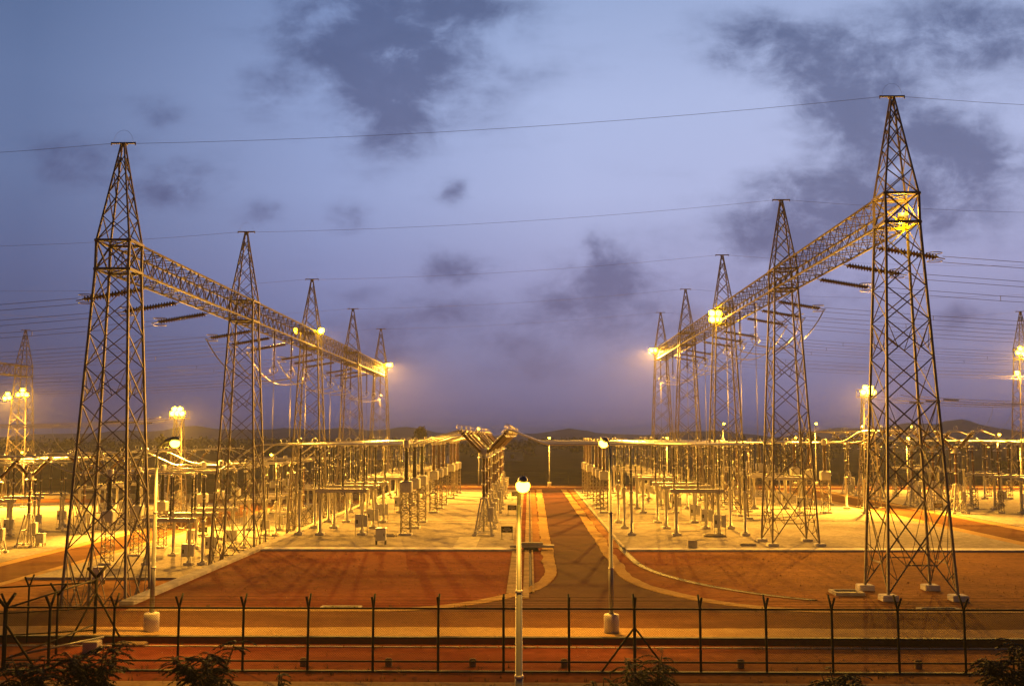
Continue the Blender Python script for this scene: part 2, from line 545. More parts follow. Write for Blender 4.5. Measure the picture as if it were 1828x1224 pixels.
def ragged(pts, amp, step=.7, seed=1):
    rn = random.Random(seed)
    out = []
    drift = 0.0
    for (x0, y0), (x1, y1) in zip(pts, pts[1:]):
        L = math.hypot(x1 - x0, y1 - y0)
        n = max(1, int(L / step))
        for i in range(n):
            drift = drift * .7 + rn.uniform(-amp, amp)
            nx_, ny_ = -(y1 - y0) / L, (x1 - x0) / L
            out.append((x0 + (x1 - x0) * i / n + nx_ * drift, y0 + (y1 - y0) * i / n + ny_ * drift))
    return out + [pts[-1]]
L0, R0 = flare(-1, 0.0), flare(1, 0.0)
mb = MB()
mb.add([(x, y, .03) for x, y in L0] + [(x, y, .03) for x, y in R0], [(i, i + 1, len(L0) + i + 1, len(L0) + i) for i in range(len(L0) - 1)])
tag(mb.build('middle_road', 'asphalt', fix=False), kind='structure')
sheet('front_road', 'dusty_asphalt', rect(-140, 140, 49.2, 53.62), .036)
for sd in (-1, 1):
    a = ragged(flare(sd, .02), .05, seed=3 + sd)
    b = ragged(flare(sd, .95), .09, seed=6 + sd)
    n_ = min(len(a), len(b))
    pick = lambda q: [q[round(i * (len(q) - 1) / (n_ - 1))] for i in range(n_)]
    a, b = pick(a), pick(b)
    tag(MB().strip(a, b, -.05, .055).build('road_shoulder', 'sand', fix=True), kind='structure')
tag(MB().strip([(-80, 53.62), (-22, 53.62)], [(-80, 54.3), (-22, 54.3)], -.05, .055).build('road_shoulder', 'sand', fix=True), kind='structure') if False else None
tag(MB().strip([(-140 + i * .8, 47.15) for i in range(351)], ragged([(-140, 49.25), (140, 49.25)], .10, .8, 9)[:351], -.02, .05).build('front_shoulder', 'sand', fix=True), kind='structure')
sheet('road_verge', 'verge', rect(.15, RW0 - .97, 84, 172), .05)
sheet('road_verge', 'verge', rect(RW1 + .97, 7.6, 84, 172), .05)
# concrete drains that follow the middle road
def offset_strip(name, sd, o0, o1, z0, z1, mat, trim=0):
    a, b = flare(sd, o0)[1 + trim:], flare(sd, o1)[1 + trim:]
    tag(MB().strip(a, b, z0, z1).build(name, mat, fix=True), kind='structure')
def drain(sd):
    xo = RW0 - 1.75 if sd < 0 else RW1 + 1.35
    s = -1 if sd < 0 else 1
    if sd < 0:
        mb = MB().box(xo - .55, xo - .2, 58, 172, -.2, .10).box(xo - 1.55, xo - 1.0, 60, 172, -.1, .06).box(xo + .0, xo + .12, 60, 172, -.2, .12)
        tag(mb.build('drain_kerb', 'dirty'), kind='structure')
        tag(MB().box(xo - .2, xo, 60, 172, -.2, .03).build('drain_bed', 'dark'), kind='structure')
    else:
        a = [(RW1 + 1.25, 172), (RW1 + 1.45, 84), (RW1 + 1.65, 76)]
        a += [(RW1 + 1.65 + 14 * (1 - math.cos(R(t))), 76 - 20 * math.sin(R(t))) for t in range(6, 70, 6)]
        off = lambda k: [(x + k, y + k * .25) for x, y in a]
        tag(MB().strip(off(.05), off(.12), -.2, .045).build('drain_kerb', 'dirty', fix=True), kind='structure')
        tag(MB().strip(off(.12), off(.5), -.2, .035).build('drain_bed', 'dark', fix=True), kind='structure')
        tag(MB().strip(off(.5), off(.56), -.2, .05).build('drain_kerb', 'dirty', fix=True), kind='structure')
drain(-1); drain(1)
# pale kerbs in front of the gravel pads, retaining kerb beside the sunken yard
tag(MB().box(WALL_X + .55, -1.2, 81.7, 83.2, -.1, .14, .02).build('pad_kerb', 'white'), kind='structure')
tag(MB().box(7.9, 41.5, 81.7, 83.2, -.1, .14, .02).build('pad_kerb', 'white'), kind='structure')
tag(MB().box(-42.2, -22.8, 84.2, 84.5, LZ - .1, LZ + .2, .02).build('pad_kerb', 'concrete'), kind='structure')
tag(MB().box(7.72, 7.95, 83.2, 172, -.1, .17, .02).build('pad_kerb', 'concrete'), kind='structure')
mb = MB().box(WALL_X - .25, WALL_X + .55, 55.6, 190, LZ - .2, .22, .04)
tag(mb.build('retaining_wall', 'concrete'), kind='structure')
# front kerb wall with its joints, and the thin concrete edging below it
mb = MB().box(-140, 140, 46.8, 47.12, -.6, .07, .02)
tag(mb.build('front_kerb', 'dark'), kind='structure')
mb = MB()
x = -26.0
while x < 32:
    mb.box(x, x + 1.72, 46.05, 46.2, -.5, -.2, .015)
    x += 1.76
tag(mb.build('drain_edging', 'concrete'), kind='structure')
tag(MB().box(-60, 60, 41.3, 41.52, -.6, -.19, .02).build('fence_plinth', 'dark'), kind='structure')
tag(MB().poly(rect(-60, 60, 37.6, 39.6), -1.2, -.21).build('front_path', 'sand'), kind='structure')
sheet('field', 'field', [(-6000, 215.5), (6000, 215.5), (6000, 8000), (-6000, 8000)], .03)
sheet('field', 'field', [(-22, 183.5), (900, 183.5), (900, 215.5), (-22, 215.5)], .028)
tag(MB().add([(-6000, 191.2, LZ + .03), (-22.7, 191.2, LZ + .03), (-22.7, 215.6, .03), (-6000, 215.6, .03)], [(0, 1, 2, 3)]).build('field', 'field'), kind='structure')
# distant hills and the wooded plain
def hills(name, Y, prof, depth):
    mb = MB()
    n = len(prof)
    rows = []
    for k, (dy, f) in enumerate(((-depth * .5, 0.0), (-depth * .25, .55), (0, 1.0), (depth * .5, 0.0))):
        for x, h in prof:
            rows.append((x, Y + dy + 20 * math.sin(x * .012 + k), -2 + h * f * (1 + .10 * math.sin(x * .043 + k * 2))))
    mb.add(rows, [(k * n + i, k * n + i + 1, (k + 1) * n + i + 1, (k + 1) * n + i) for k in range(3) for i in range(n - 1)], True)
    return tag(mb.build(name, 'hill'), kind='structure')
def profile(bumps, x0, x1, n, seed, base=18):
    rnd = random.Random(seed)
    ph = [rnd.uniform(0, 6.28) for _ in range(6)]
    out = []
    for i in range(n):
        x = x0 + (x1 - x0) * i / (n - 1)
        h = base + sum(hh * math.exp(-((x - c) / w) ** 2) for c, w, hh in bumps)
        h *= 1 + .10 * math.sin(x * .02 + ph[0]) + .06 * math.sin(x * .06 + ph[1]) + .03 * math.sin(x * .16 + ph[2])
        out.append((x, max(2, h)))
    return out
hills('far_hills', 1900, profile([(-230, 90, 17), (90, 120, 14), (-650, 260, 17), (330, 75, 13), (745, 75, 27), (845, 90, 23), (590, 75, 18), (-420, 90, 12)], -1700, 1700, 200, 3, 7), 400)
hills('near_hills', 1550, profile([(275, 70, 11), (330, 50, 7), (-600, 120, 7), (700, 170, 9), (-150, 70, 4)], -1400, 1400, 160, 5, 4), 300)

# ================================================================== GANTRIES
TB = 1.97                  # half width at the ground
TT = 1.0                  # half width at the beam
Z_BOT, Z_TOP, Z_PEAK = 22.0, 23.75, 30.0
def half(z):
    return TB + (TT - TB) * z / Z_BOT if z < Z_BOT else TT
def corner(i, h, z):
    s = [(-1, -1), (1, -1), (1, 1), (-1, 1)][i]
    return Vector((s[0] * h, s[1] * h, z))
def make_tower():
    root = thing('gantry_tower', '', 'tower')
    # four legs, each with its concrete footing
    for i in range(4):
        MB().bar(corner(i, half(.25), .25), corner(i, TT, Z_BOT), .135).bar(corner(i, TT, Z_BOT), corner(i, TT, Z_TOP), .14).build('leg', 'steel', root)
        c = corner(i, half(.1), 0)
        MB().box(c.x - .45, c.x + .45, c.y - .45, c.y + .45, -.3, .32, .05).build('footing', 'white', root)
    zs = [0.3, 5.4, 8.6, 11.4, 13.9, 16.1, 18.1, 20.1, Z_BOT]
    mb = MB()
    for k in range(len(zs) - 1):
        z0, z1 = zs[k], zs[k + 1]
        h0, h1 = half(z0), half(z1)
        for i in range(4):
            j = (i + 1) % 4
            a0, b0, a1, b1 = corner(i, h0, z0), corner(j, h0, z0), corner(i, h1, z1), corner(j, h1, z1)
            w = .072 if k < 3 else .06
            mb.angle(a0, b1, w).angle(b0, a1, w)
            x = (a0 + b0 + a1 + b1) / 4
            t = h0 / (h0 + h1)
            x = a0.lerp(b1, t)
            if k in (0, 1, 2, 4):                               # redundant members
                for p, q in ((a0, a1), (b0, b1)):
                    for tt in ((.25, .5) if k == 0 else (.5,)):
                        s_ = (a0 if p is a0 else b0).lerp(b1 if p is a0 else a1, tt * t * (1.0 if k else 1.15))
                        mb.angle(s_, p.lerp(q, tt), .045)
                        mb.angle(s_, p.lerp(q, min(1, tt * 2)), .04)
            if k == 7:
                mb.angle(a1, b1, .09)
            if k == 0:
                mb.angle(a0.lerp(b1, .32), b0.lerp(a1, .32), .07)
    mb.build('bracing', 'steel', root)
    # spire above the beam
    mb = MB()
    zp = [Z_TOP, 25.3, 26.8, 28.1, 29.2, Z_PEAK]
    hp = lambda z: TT + (.09 - TT) * (z - Z_TOP) / (Z_PEAK - Z_TOP)
    for i in range(4):
        mb.bar(corner(i, TT, Z_TOP), corner(i, .09, Z_PEAK), .11, w2=.08)
    for k in range(5):
        z0, z1 = zp[k], zp[k + 1]
        for i in range(4):
            j = (i + 1) % 4
            mb.angle(corner(i, hp(z0), z0), corner(j, hp(z1), z1), .06)
            if k < 4:
                mb.angle(corner(j, hp(z0), z0), corner(i, hp(z1), z1), .06)
    mb.build('spire', 'steel', root)
    mb = MB()
    for z in (Z_BOT, Z_TOP):
        for i in range(4):
            mb.bar(corner(i, TT + .05, z), corner((i + 1) % 4, TT + .05, z), .15)
        mb.angle(corner(0, TT, z), corner(2, TT, z), .08).angle(corner(1, TT, z), corner(3, TT, z), .08)
    for i in range(4):
        mb.angle(corner(i, TT, Z_BOT), corner((i + 1) % 4, TT, Z_TOP), .085).angle(corner((i + 1) % 4, TT, Z_BOT), corner(i, TT, Z_TOP), .085)
    mb.build('beam_seat', 'steel', root)
    mb = MB().bar((-.75, 0, Z_PEAK + .03), (.75, 0, Z_PEAK + .03), .10).box(-.2, .2, -.2, .2, Z_PEAK - .06, Z_PEAK + .02)
    mb.bar((-.75, 0, Z_PEAK + .1), (-.75, 0, Z_PEAK - .12), .05).bar((.75, 0, Z_PEAK + .1), (.75, 0, Z_PEAK - .12), .05)
    mb.build('earthwire_crossbar', 'steel', root)
    mb = MB().tube([(.6 * math.cos(R(a)), 0, Z_PEAK + .1 + .75 * math.sin(R(a))) for a in range(0, 181, 15)], .006, 4)
    mb.build('jumper_loop', 'wire', root)
    return Kind(root)
TOWER = make_tower()
TY = [59.9 + 27 * k for k in range(5)]
TXL, TXR = -25.1, 22.35
side_of = {-1: 'left', 1: 'right'}
for k, y in enumerate(TY):
    for s, x, z in ((-1, TXL, LZ), (1, TXR, 0)):
        TOWER.put((x, y, z), 'steel lattice gantry tower, %s in the row %s of the middle road' % (['nearest', 'second', 'third', 'fourth', 'farthest'][k], side_of[s]), group='towers of the two lattice gantries')
TOWER.put((-86.3, 168.5, LZ), 'distant lattice tower at the far left edge behind glaring floodlights', group='distant gantry towers')
TOWER.put((82.6, 167.5, 0), 'distant lattice tower at the far right edge with floodlights at beam height', group='distant gantry towers')

def make_beam(L):
    root = thing('gantry_beam', '', 'beam')
    w = TT - .02
    y0, y1 = TT + .02, L - TT - .02
    for x in (-w, w):
        for z in (Z_BOT, Z_TOP):
            MB().bar((x, y0, z), (x, y1, z), .115).build('chord', 'beam_steel', root)
    n = 14
    mb = MB()
    for i in range(n):
        a, b = y0 + (y1 - y0) * i / n, y0 + (y1 - y0) * (i + 1) / n
        for x in (-w, w):
            mb.angle((x, a, Z_BOT), (x, b, Z_TOP), .05).angle((x, b, Z_BOT), (x, a, Z_TOP), .05)
            mb.angle((x, b, Z_BOT), (x, b, Z_TOP), .045)
        for z in (Z_BOT, Z_TOP):
            s = 1 if i % 2 else -1
            mb.angle((-w * s, a, z), (w * s, b, z), .05)
            mb.angle((-w, b, z), (w, b, z), .045)
    mb.build('lacing', 'beam_steel', root)
    return Kind(root)
BEAM = make_beam(27.0)
for k in range(4):
    for s, x, z in ((-1, TXL, LZ), (1, TXR, 0)):
        BEAM.put((x, TY[k], z), 'lattice steel beam spanning the %s pair of gantry towers %s of the middle road' % (['nearest', 'second', 'third', 'farthest'][k], side_of[s]), group='lattice beams between the towers')
BEAM.put((-86.3, 141.5, LZ), 'floodlit lattice beam reaching in from the far left edge', group='lattice beams of the outer gantries')
BEAM.put((82.6, 140.5, 0), 'lattice beam reaching in from the far right edge', group='lattice beams of the outer gantries')

# ------------------------------------------------------------------ insulator strings, conductors and earth wires
def make_strain():
    root = thing('strain_insulator', '', 'insulator')
    ax = Vector((1, 0, -.17)).normalized()
    L = 3.8
    for y in (-.22, .22):
        MB().lathe(sheds(.05, .19, L, 18), 10, (.3, y, -.05), ax).build('disc_string', 'porcelain', root)
    MB().bar((0, 0, 0), Vector((.3, 0, -.05)), .06).bar((.3, -.25, -.05), (.3, .25, -.05), .08).build('hook', 'steel', root)
    mb = MB()
    e = Vector((.3, 0, -.05)) + ax * L
    mb.bar(e + Vector((0, -.3, 0)), e + Vector((0, .3, 0)), .09).bar(e, e + ax * .6, .06)
    mb.build('yoke', 'steel', root)
    c = e - ax * .1
    MB().tube([c + Vector((.5 * math.cos(t), .42 * math.sin(t) * 1.0, .28)) for t in [2 * math.pi * i / 14 for i in range(14)]], .03, 5, True)\
        .tube([c + Vector((.5 * math.cos(t), .42 * math.sin(t), -.28)) for t in [2 * math.pi * i / 14 for i in range(14)]], .03, 5, True).build('grading_ring', 'alu', root)
    return Kind(root)
STRAIN = make_strain()
def make_hanging():
    root = thing('suspension_insulator', '', 'insulator')
    MB().lathe(sheds(.05, .17, 3.6, 20), 8, (0, 0, -.15), (0, 0, -1)).build('disc_string', 'porcelain', root)
    MB().bar((0, 0, 0), (0, 0, -.2), .07).build('hook', 'steel', root)
    MB().bar((0, 0, -3.7), (0, 0, -4.15), .07).build('clamp', 'steel', root)
    MB().ring((0, 0, -3.75), .36, .035, (0, 1, 0)).build('grading_ring', 'alu', root)
    return Kind(root)
HANG = make_hanging()
def sag(a, b, dz, n=12):
    a, b = Vector(a), Vector(b)
    return [a.lerp(b, i / n) - Vector((0, 0, dz * 4 * (i / n) * (1 - i / n))) for i in range(n + 1)]
BAYS = [73.4 + 27 * k for k in range(4)]
PH = (-6.8, 0, 6.8)
nth_phase = lambda b, p: ['front', 'middle', 'rear'][p]
bayname = ['nearest', 'second', 'third', 'farthest']
for b, yc in enumerate(BAYS):
    for p, dp in enumerate(PH):
        y = yc + dp
        for s, x, z in ((-1, TXL, LZ), (1, TXR, 0)):
            xo = x + s * 1.0
            where = '%s of three on the %s %s gantry span' % (nth_phase(b, p), bayname[b], side_of[s])
            STRAIN.put((xo, y, z + Z_BOT - .1), 'disc string pulled outward, ' + where, rz=0 if s > 0 else math.pi, group='strain strings of the gantries')
            xe = xo + s * 4.5
            ze = z + Z_BOT - .92
            mb = MB()
            for dz in (-.2, .2):
                mb.tube(sag((xe, y, ze + dz), (s * 150, y, ze + dz), 2.6), .017, 4)
            for f in (.12, .3, .5, .7):
                q = sag((xe, y, ze), (s * 150, y, ze), 2.6)[int(f * 12)]
                mb.bar(q - Vector((0, 0, .22)), q + Vector((0, 0, .22)), .035)
            tag(mb.build('line_conductor', 'wire'), 'twin line wires running %s from the %s string of the %s span' % (side_of[s], nth_phase(b, p), bayname[b]), 'wire', 'twin overhead line wires')
            if b > 0:
                xi = x - s * 1.0
                HANG.put((xi, y, z + Z_BOT - .05), 'vertical disc string, ' + where, group='hanging strings under the gantry beams')
                hb = Vector((xi, y, z + Z_BOT - 4.25))
                a = Vector((xe, y, ze))
                pts = []
                for i in range(13):
                    t = i / 12
                    q = a.lerp(hb, t)
                    q.z -= 2.1 * math.sin(math.pi * t ** .9) * (1 - .25 * t)
                    pts.append(q)
                mb = MB().tube([q + Vector((0, -.12, 0)) for q in pts], .035, 5).tube([q + Vector((0, .12, 0)) for q in pts], .035, 5)
                tag(mb.build('jumper_cable', 'alu'), 'pale slack jumper, ' + where, 'cable', 'slack jumpers under the beams')
                mb = MB().tube([hb + Vector((0, -.1, 0)), Vector((xi, y - .1, 8.4))], .014, 4).tube([hb + Vector((0, .1, 0)), Vector((xi, y + .1, 8.4))], .014, 4)
                tag(mb.build('dropper_wire', 'wire'), 'vertical dropper wires, ' + where, 'wire', 'vertical droppers to the bus')
for k, y in enumerate(TY):
    zl, zr = LZ + Z_PEAK, Z_PEAK
    nm = ['nearest', 'second', 'third', 'fourth', 'farthest'][k]
    tag(MB().tube(sag((TXL + .75, y, zl), (TXR - .75, y, zr), .5), .011, 4).build('earth_wire', 'wire'), 'thin earth wire strung across the sky between the %s pair of tower peaks' % nm, 'wire', 'earth wires between the peaks')
    tag(MB().tube(sag((TXL - .75, y, zl), (-86.3, y, zl), 1.3), .011, 4).build('earth_wire', 'wire'), 'thin earth wire leaving leftward from the %s left tower peak' % nm, 'wire', 'outward earth wires')
    tag(MB().tube(sag((TXR + .75, y, zr), (82.6, y, zr), 1.3), .011, 4).build('earth_wire', 'wire'), 'thin earth wire leaving rightward from the %s right tower peak' % nm, 'wire', 'outward earth wires')

# ================================================================== YARD EQUIPMENT
def lattice_post(mb, h, w, n, ww=.07, wb=.045, wtop=None):
    wtop = wtop or w
    hw = lambda z: w + (wtop - w) * z / h
    for i in range(4):
        mb.bar(corner(i, hw(0), 0.1), corner(i, hw(h), h), ww)
    for k in range(n):
        z0, z1 = .1 + (h - .1) * k / n, .1 + (h - .1) * (k + 1) / n
        for i in range(4):
            j = (i + 1) % 4
            if k % 2:
                mb.bar(corner(i, hw(z0), z0), corner(j, hw(z1), z1), wb)
            else:
                mb.bar(corner(j, hw(z0), z0), corner(i, hw(z1), z1), wb)
            mb.bar(corner(i, hw(z1), z1), corner(j, hw(z1), z1), wb)
    return mb

def make_ct(mat):
    root = thing('current_transformer', '', 'transformer')
    MB().box(-.6, .6, -.6, .6, -.1, .2, .03).build('footing', 'white', root)
    lattice_post(MB(), 3.9, .43, 7).build('lattice_stand', 'steel', root)
    mb = MB().box(-.56, .56, -.5, .5, 3.9, 4.95, .08).box(-.3, .3, -.56, -.5, 4.1, 4.7)
    tk = mb.build('tank', 'tank', root)
    MB().lathe([(.30, 0), (.30, .08), (.24, .1)], 12, (0, 0, 4.95)).build('collar', 'flange', root)
    MB().lathe(sheds(.21, .285, 3.0, 22, .88), 12, (0, 0, 5.05)).build('insulator', mat, root)
    MB().lathe([(.22, 0), (.29, .05), (.30, .12), (.30, .62), (.26, .7), (.12, .74)], 14, (0, 0, 8.05)).build('head', 'tank', root)
    MB().bar((-.55, 0, 8.35), (.55, 0, 8.35), .09, 6).build('terminal', 'alu', root)
    return Kind(root)
CT = make_ct('porcelain')
CTB = make_ct('black_porcelain')

def make_breaker():
    root = thing('circuit_breaker', '', 'circuit breaker')
    for i in range(4):
        c = corner(i, .82, 0)
        MB().box(c.x - .2, c.x + .2, c.y - .2, c.y + .2, -.1, .22, .02).build('footing', 'white', root)
    mb = MB()
    hw = lambda z: .8 + (.27 - .8) * z / 3.35
    for i in range(4):
        mb.bar(corner(i, .8, .2), corner(i, .27, 3.35), .13)
        j = (i + 1) % 4
        for z in (.3, 1.75):
            mb.bar(corner(i, hw(z), z), corner(j, hw(z), z), .08)
        mb.bar(corner(i, hw(.3), .3), corner(j, hw(1.75), 1.75), .06)
        mb.bar(corner(i, hw(1.75), 1.75), corner(j, hw(3.2), 3.2), .05)
    mb.box(-.36, .36, -.36, .36, 3.32, 3.42)
    mb.build('tripod_stand', 'pipe', root)
    MB().box(.35, .95, -.3, .3, 1.25, 2.55, .05).bar((.65, 0, 1.25), (.65, 0, .1), .14, 6).bar((.5, 0, 2.55), (.2, 0, 3.2), .08, 6).build('mechanism_box', 'box', root)
    MB().lathe([(.09, .3), (.09, 3.3)], 8).build('drive_rod', 'pipe', root)
    for k in range(3):
        MB().lathe(sheds(.14, .20, 1.12, 9), 12, (0, 0, 3.5 + k * 1.24)).build('column_insulator', 'porcelain', root)
        MB().lathe([(.18, 0), (.235, .02), (.235, .12), (.18, .14)], 12, (0, 0, 3.38 + k * 1.24)).build('flange', 'flange', root)
    MB().lathe([(.55, 0), (.6, .03), (.6, .07), (.5, .1)], 16, (0, 0, 7.12)).build('cap_plate', 'alu', root)
    MB().lathe([(.22, 0), (.3, .1), (.3, .55), (.2, .7)], 12, (0, 0, 7.22)).bar((-.45, 0, 7.75), (.45, 0, 7.75), .3, 8).build('gear_head', 'tank', root)
    for s in (-1, 1):
        ax = Vector((s * .70, 0, .72)).normalized()
        a = Vector((s * .3, 0, 7.65))
        MB().lathe([(.19, 0), (.19, .2)] + [(r, h + .2) for r, h in sheds(.15, .225, 2.1, 15)] + [(.19, 2.3), (.19, 2.5)], 12, a, ax).build('interrupter', 'porcelain', root)
        e = a + ax * 2.55
        MB().lathe([(.1, -.1), (.24, 0), (.26, .18), (.12, .3)], 12, e, ax).build('end_cap', 'flange', root)
        MB().ring(e - ax * .25, .42, .03, ax).build('grading_ring', 'alu', root)
        MB().lathe(sheds(.05, .08, 1.6, 10), 8, a + ax * .4 + Vector((0, .33, 0)), ax).build('capacitor', 'porcelain', root)
    return Kind(root)
BRK = make_breaker()

def post_profile(mb, z0, h, r0=.075, r1=.125):
    return mb.lathe(sheds(r0, r1, h, max(6, int(h * 7))), 9, (0, 0, z0))

def make_disconnector():
    root = thing('disconnector', '', 'switch')
    for x in (-1.95, 1.95):
        MB().box(x - .42, x + .42, -.42, .42, -.1, .22, .03).build('footing', 'white', root)
        mb = MB().lathe([(.26, .2), (.26, .28), (.17, .3), (.16, 3.78), (.26, 3.8), (.26, 3.9)], 10, (x, 0, 0))
        for a in range(4):
            mb.bar((x + .2 * math.cos(a * 1.57), .2 * math.sin(a * 1.57), .27), (x + .16 * math.cos(a * 1.57), .16 * math.sin(a * 1.57), .6), .04)
            mb.bar((x + .25 * math.cos(a * 1.57), .25 * math.sin(a * 1.57), 3.8), (x + .16 * math.cos(a * 1.57), .16 * math.sin(a * 1.57), 3.3), .04)
        mb.build('support_column', 'pipe', root)
    MB().box(-2.45, 2.45, -.26, -.14, 3.9, 4.22).box(-2.45, 2.45, .14, .26, 3.9, 4.22).box(-2.5, 2.5, -.29, .29, 4.22, 4.26).build('base_beam', 'pipe', root)
    for x in (-2.1, 0.1, 2.1):
        for k in range(2):
            MB().lathe(sheds(.085, .14, 1.78, 13), 9, (x, 0, 4.36 + k * 1.93)).build('post_insulator', 'black_porcelain', root)
            MB().lathe([(.14, 0), (.15, .02), (.15, .1), (.13, .14)], 9, (x, 0, 4.24 + k * 1.91)).build('flange', 'flange', root)
        MB().lathe([(.14, 0), (.19, .05), (.19, .16), (.1, .22)], 9, (x, 0, 8.05)).build('contact_head', 'flange', root)
    MB().bar((-2.2, 0, 8.36), (2.2, 0, 8.36), .13, 8).build('blade', 'alu', root)
    mb = MB().bar((-2.1, -.45, 4.5), (2.1, -.45, 4.5), .06, 6)
    for x in (-2.1, .1, 2.1):
        mb.bar((x, -.45, 4.5), (x, 0, 4.3), .05)
    mb.build('linkage', 'pipe', root)
    x = 1.95
    cb = MB().box(x - .55, x + .05, -.62, -.2, .75, 1.95, .03).build('control_box', 'box', root)
    MB().box(x - .42, x - .28, -.645, -.618, 1.1, 1.45).build('handle', 'dark', cb)
    MB().box(x + .2, x + .6, -.55, -.2, .8, 1.9, .03).build('motor_box', 'box', root)
    MB().bar((x + .07, -.4, 0), (x + .07, -.4, 4.3), .07, 6).bar((x - .5, -.6, 0), (x - .5, -.6, 2.0), .04).bar((x + .56, -.54, 0), (x + .56, -.54, 2.0), .04).bar((x + .56, -.22, 0), (x + .56, -.22, 1.9), .04).build('drive_shaft', 'pipe', root)
    return Kind(root)
DISC = make_disconnector()

def make_post():
    root = thing('post_insulator', '', 'insulator')
    MB().box(-.38, .38, -.38, .38, -.1, .25, .03).build('footing', 'white', root)
    MB().lathe([(.24, .25), (.24, .33), (.14, .36), (.14, 3.85), (.24, 3.88), (.24, 3.98)], 10).build('pipe_column', 'pipe', root)
    for k in range(2):
        MB().lathe(sheds(.09, .15, 1.9, 13), 9, (0, 0, 4.1 + k * 2.02)).build('porcelain_stack', 'black_porcelain', root)
        MB().lathe([(.15, 0), (.16, .02), (.16, .1), (.13, .12)], 9, (0, 0, 3.98 + k * 2.02)).build('flange', 'flange', root)
    MB().lathe([(.13, 0), (.2, .04), (.2, .16), (.09, .25)], 9, (0, 0, 8.02)).build('clamp', 'flange', root)
    return Kind(root)
POST = make_post()
def make_arrester():
    root = thing('surge_arrester', '', 'arrester')
    MB().box(-.4, .4, -.4, .4, -.1, .22, .03).build('footing', 'white', root)
    lattice_post(MB(), 2.6, .32, 5, .06, .04).build('lattice_stand', 'steel', root)
    for k in range(3):
        MB().lathe(sheds(.09, .14, 1.55, 11), 9, (0, 0, 2.75 + k * 1.7)).build('porcelain_stack', 'porcelain', root)
        MB().lathe([(.14, 0), (.17, .02), (.17, .11), (.13, .14)], 9, (0, 0, 2.6 + k * 1.7)).build('flange', 'flange', root)
    MB().lathe([(.13, 0), (.17, .04), (.1, .2)], 9, (0, 0, 7.7)).build('cap', 'flange', root)
    MB().ring((0, 0, 7.4), .5, .03).bar((-.5, 0, 7.4), (0, 0, 7.8), .03).bar((.5, 0, 7.4), (0, 0, 7.8), .03).build('grading_ring', 'alu', root)
    return Kind(root)
ARR = make_arrester()

rows = {}
def label_row(key):
    rows[key] = rows.get(key, -1) + 1
    return ORD[min(rows[key], 8)]
def phases(bays):
    return [(b, p, BAYS[b] + PH[p]) for b in bays for p in range(3)]
def put_row(kind, x, z, bays, text, group, rz=0.0, dy=0.0):
    n = len(bays) * 3
    for i, (b, p, y) in enumerate(phases(bays)):
        o = ORD[i] if not (n < 9 and i == n - 1) else 'farthest'
        kind.put((x, y + dy, z), text % o, rz, group)
C3, C2 = (1, 2, 3), (2, 3)
# middle terrace, left of the road
put_row(BRK, -4.2, PAD, C3, 'V-headed circuit breaker left of the middle road, %s in its row', 'circuit breakers by the middle road')
put_row(CTB, -11.45, PAD, (1,), 'dark-stacked current transformer left of the road breakers, %s of three', 'dark current transformers of the middle terrace')
put_row(CT, -11.45, PAD, C2, 'brown current transformer behind three dark ones left of the road, %s of six', 'brown current transformers of the middle terrace')
put_row(DISC, -17.5, PAD, C3, 'disconnector beside the retaining wall left of the road, %s in its row', 'disconnectors of the middle terrace')
# right of the road
put_row(POST, 9.5, PAD, (1,), 'single post insulator on pipe column at the right road edge, %s of three', 'post insulators by the road')
put_row(CT, 9.0, PAD, C2, 'brown current transformer along the right road edge, %s of six', 'current transformers right of the road')
put_row(DISC, 15.6, PAD, C3, 'two-legged disconnector between road and right gantry, %s in its row', 'disconnectors right of the road', rz=0.0)
put_row(DISC, 30.4, PAD, C2, 'disconnector behind the right gantry towers, %s in its row', 'disconnectors behind the right gantry')
put_row(CT, 35.4, PAD, C2, 'brown current transformer beside the right yard road, %s in its row', 'current transformers by the right yard road')
put_row(BRK, 51.0, PAD, C2, 'circuit breaker beyond the right yard road, %s in its row', 'breakers of the right yard')
put_row(DISC, 60.5, PAD, C2, 'disconnector behind the right yard breakers, %s in its row', 'disconnectors of the right yard')
put_row(POST, 40.0, PAD, C2, 'post insulator at the near verge of the right yard road, %s in its row', 'post insulators of the right yard')
# sunken yard on the left
put_row(DISC, -33.6, LZ + .06, C3, 'disconnector in the sunken yard left of the left gantry, %s in its row', 'disconnectors of the sunken yard')
put_row(CTB, -39.3, LZ + .06, C3, 'dark current transformer in the sunken yard beside its road, %s in its row', 'current transformers of the sunken yard')
put_row(BRK, -54.4, LZ + .06, C3, 'circuit breaker beyond the sunken yard road, %s in its row', 'breakers of the sunken yard', dy=1.5)
put_row(DISC, -64.5, LZ + .06, C2, 'disconnector far left behind the sunken yard breakers, %s in its row', 'disconnectors at the far left')
put_row(ARR, -29.0, LZ + .06, C2, 'surge arrester close behind the left gantry, %s in its row', 'surge arresters of the sunken yard', dy=1.6)
put_row(ARR, 26.6, PAD, C2, 'surge arrester close behind the right gantry, %s in its row', 'surge arresters of the right yard', dy=1.6)
put_row(ARR, 70.0, PAD, C2, 'surge arrester at the far right of the yard, %s in its row', 'surge arresters at the far right')

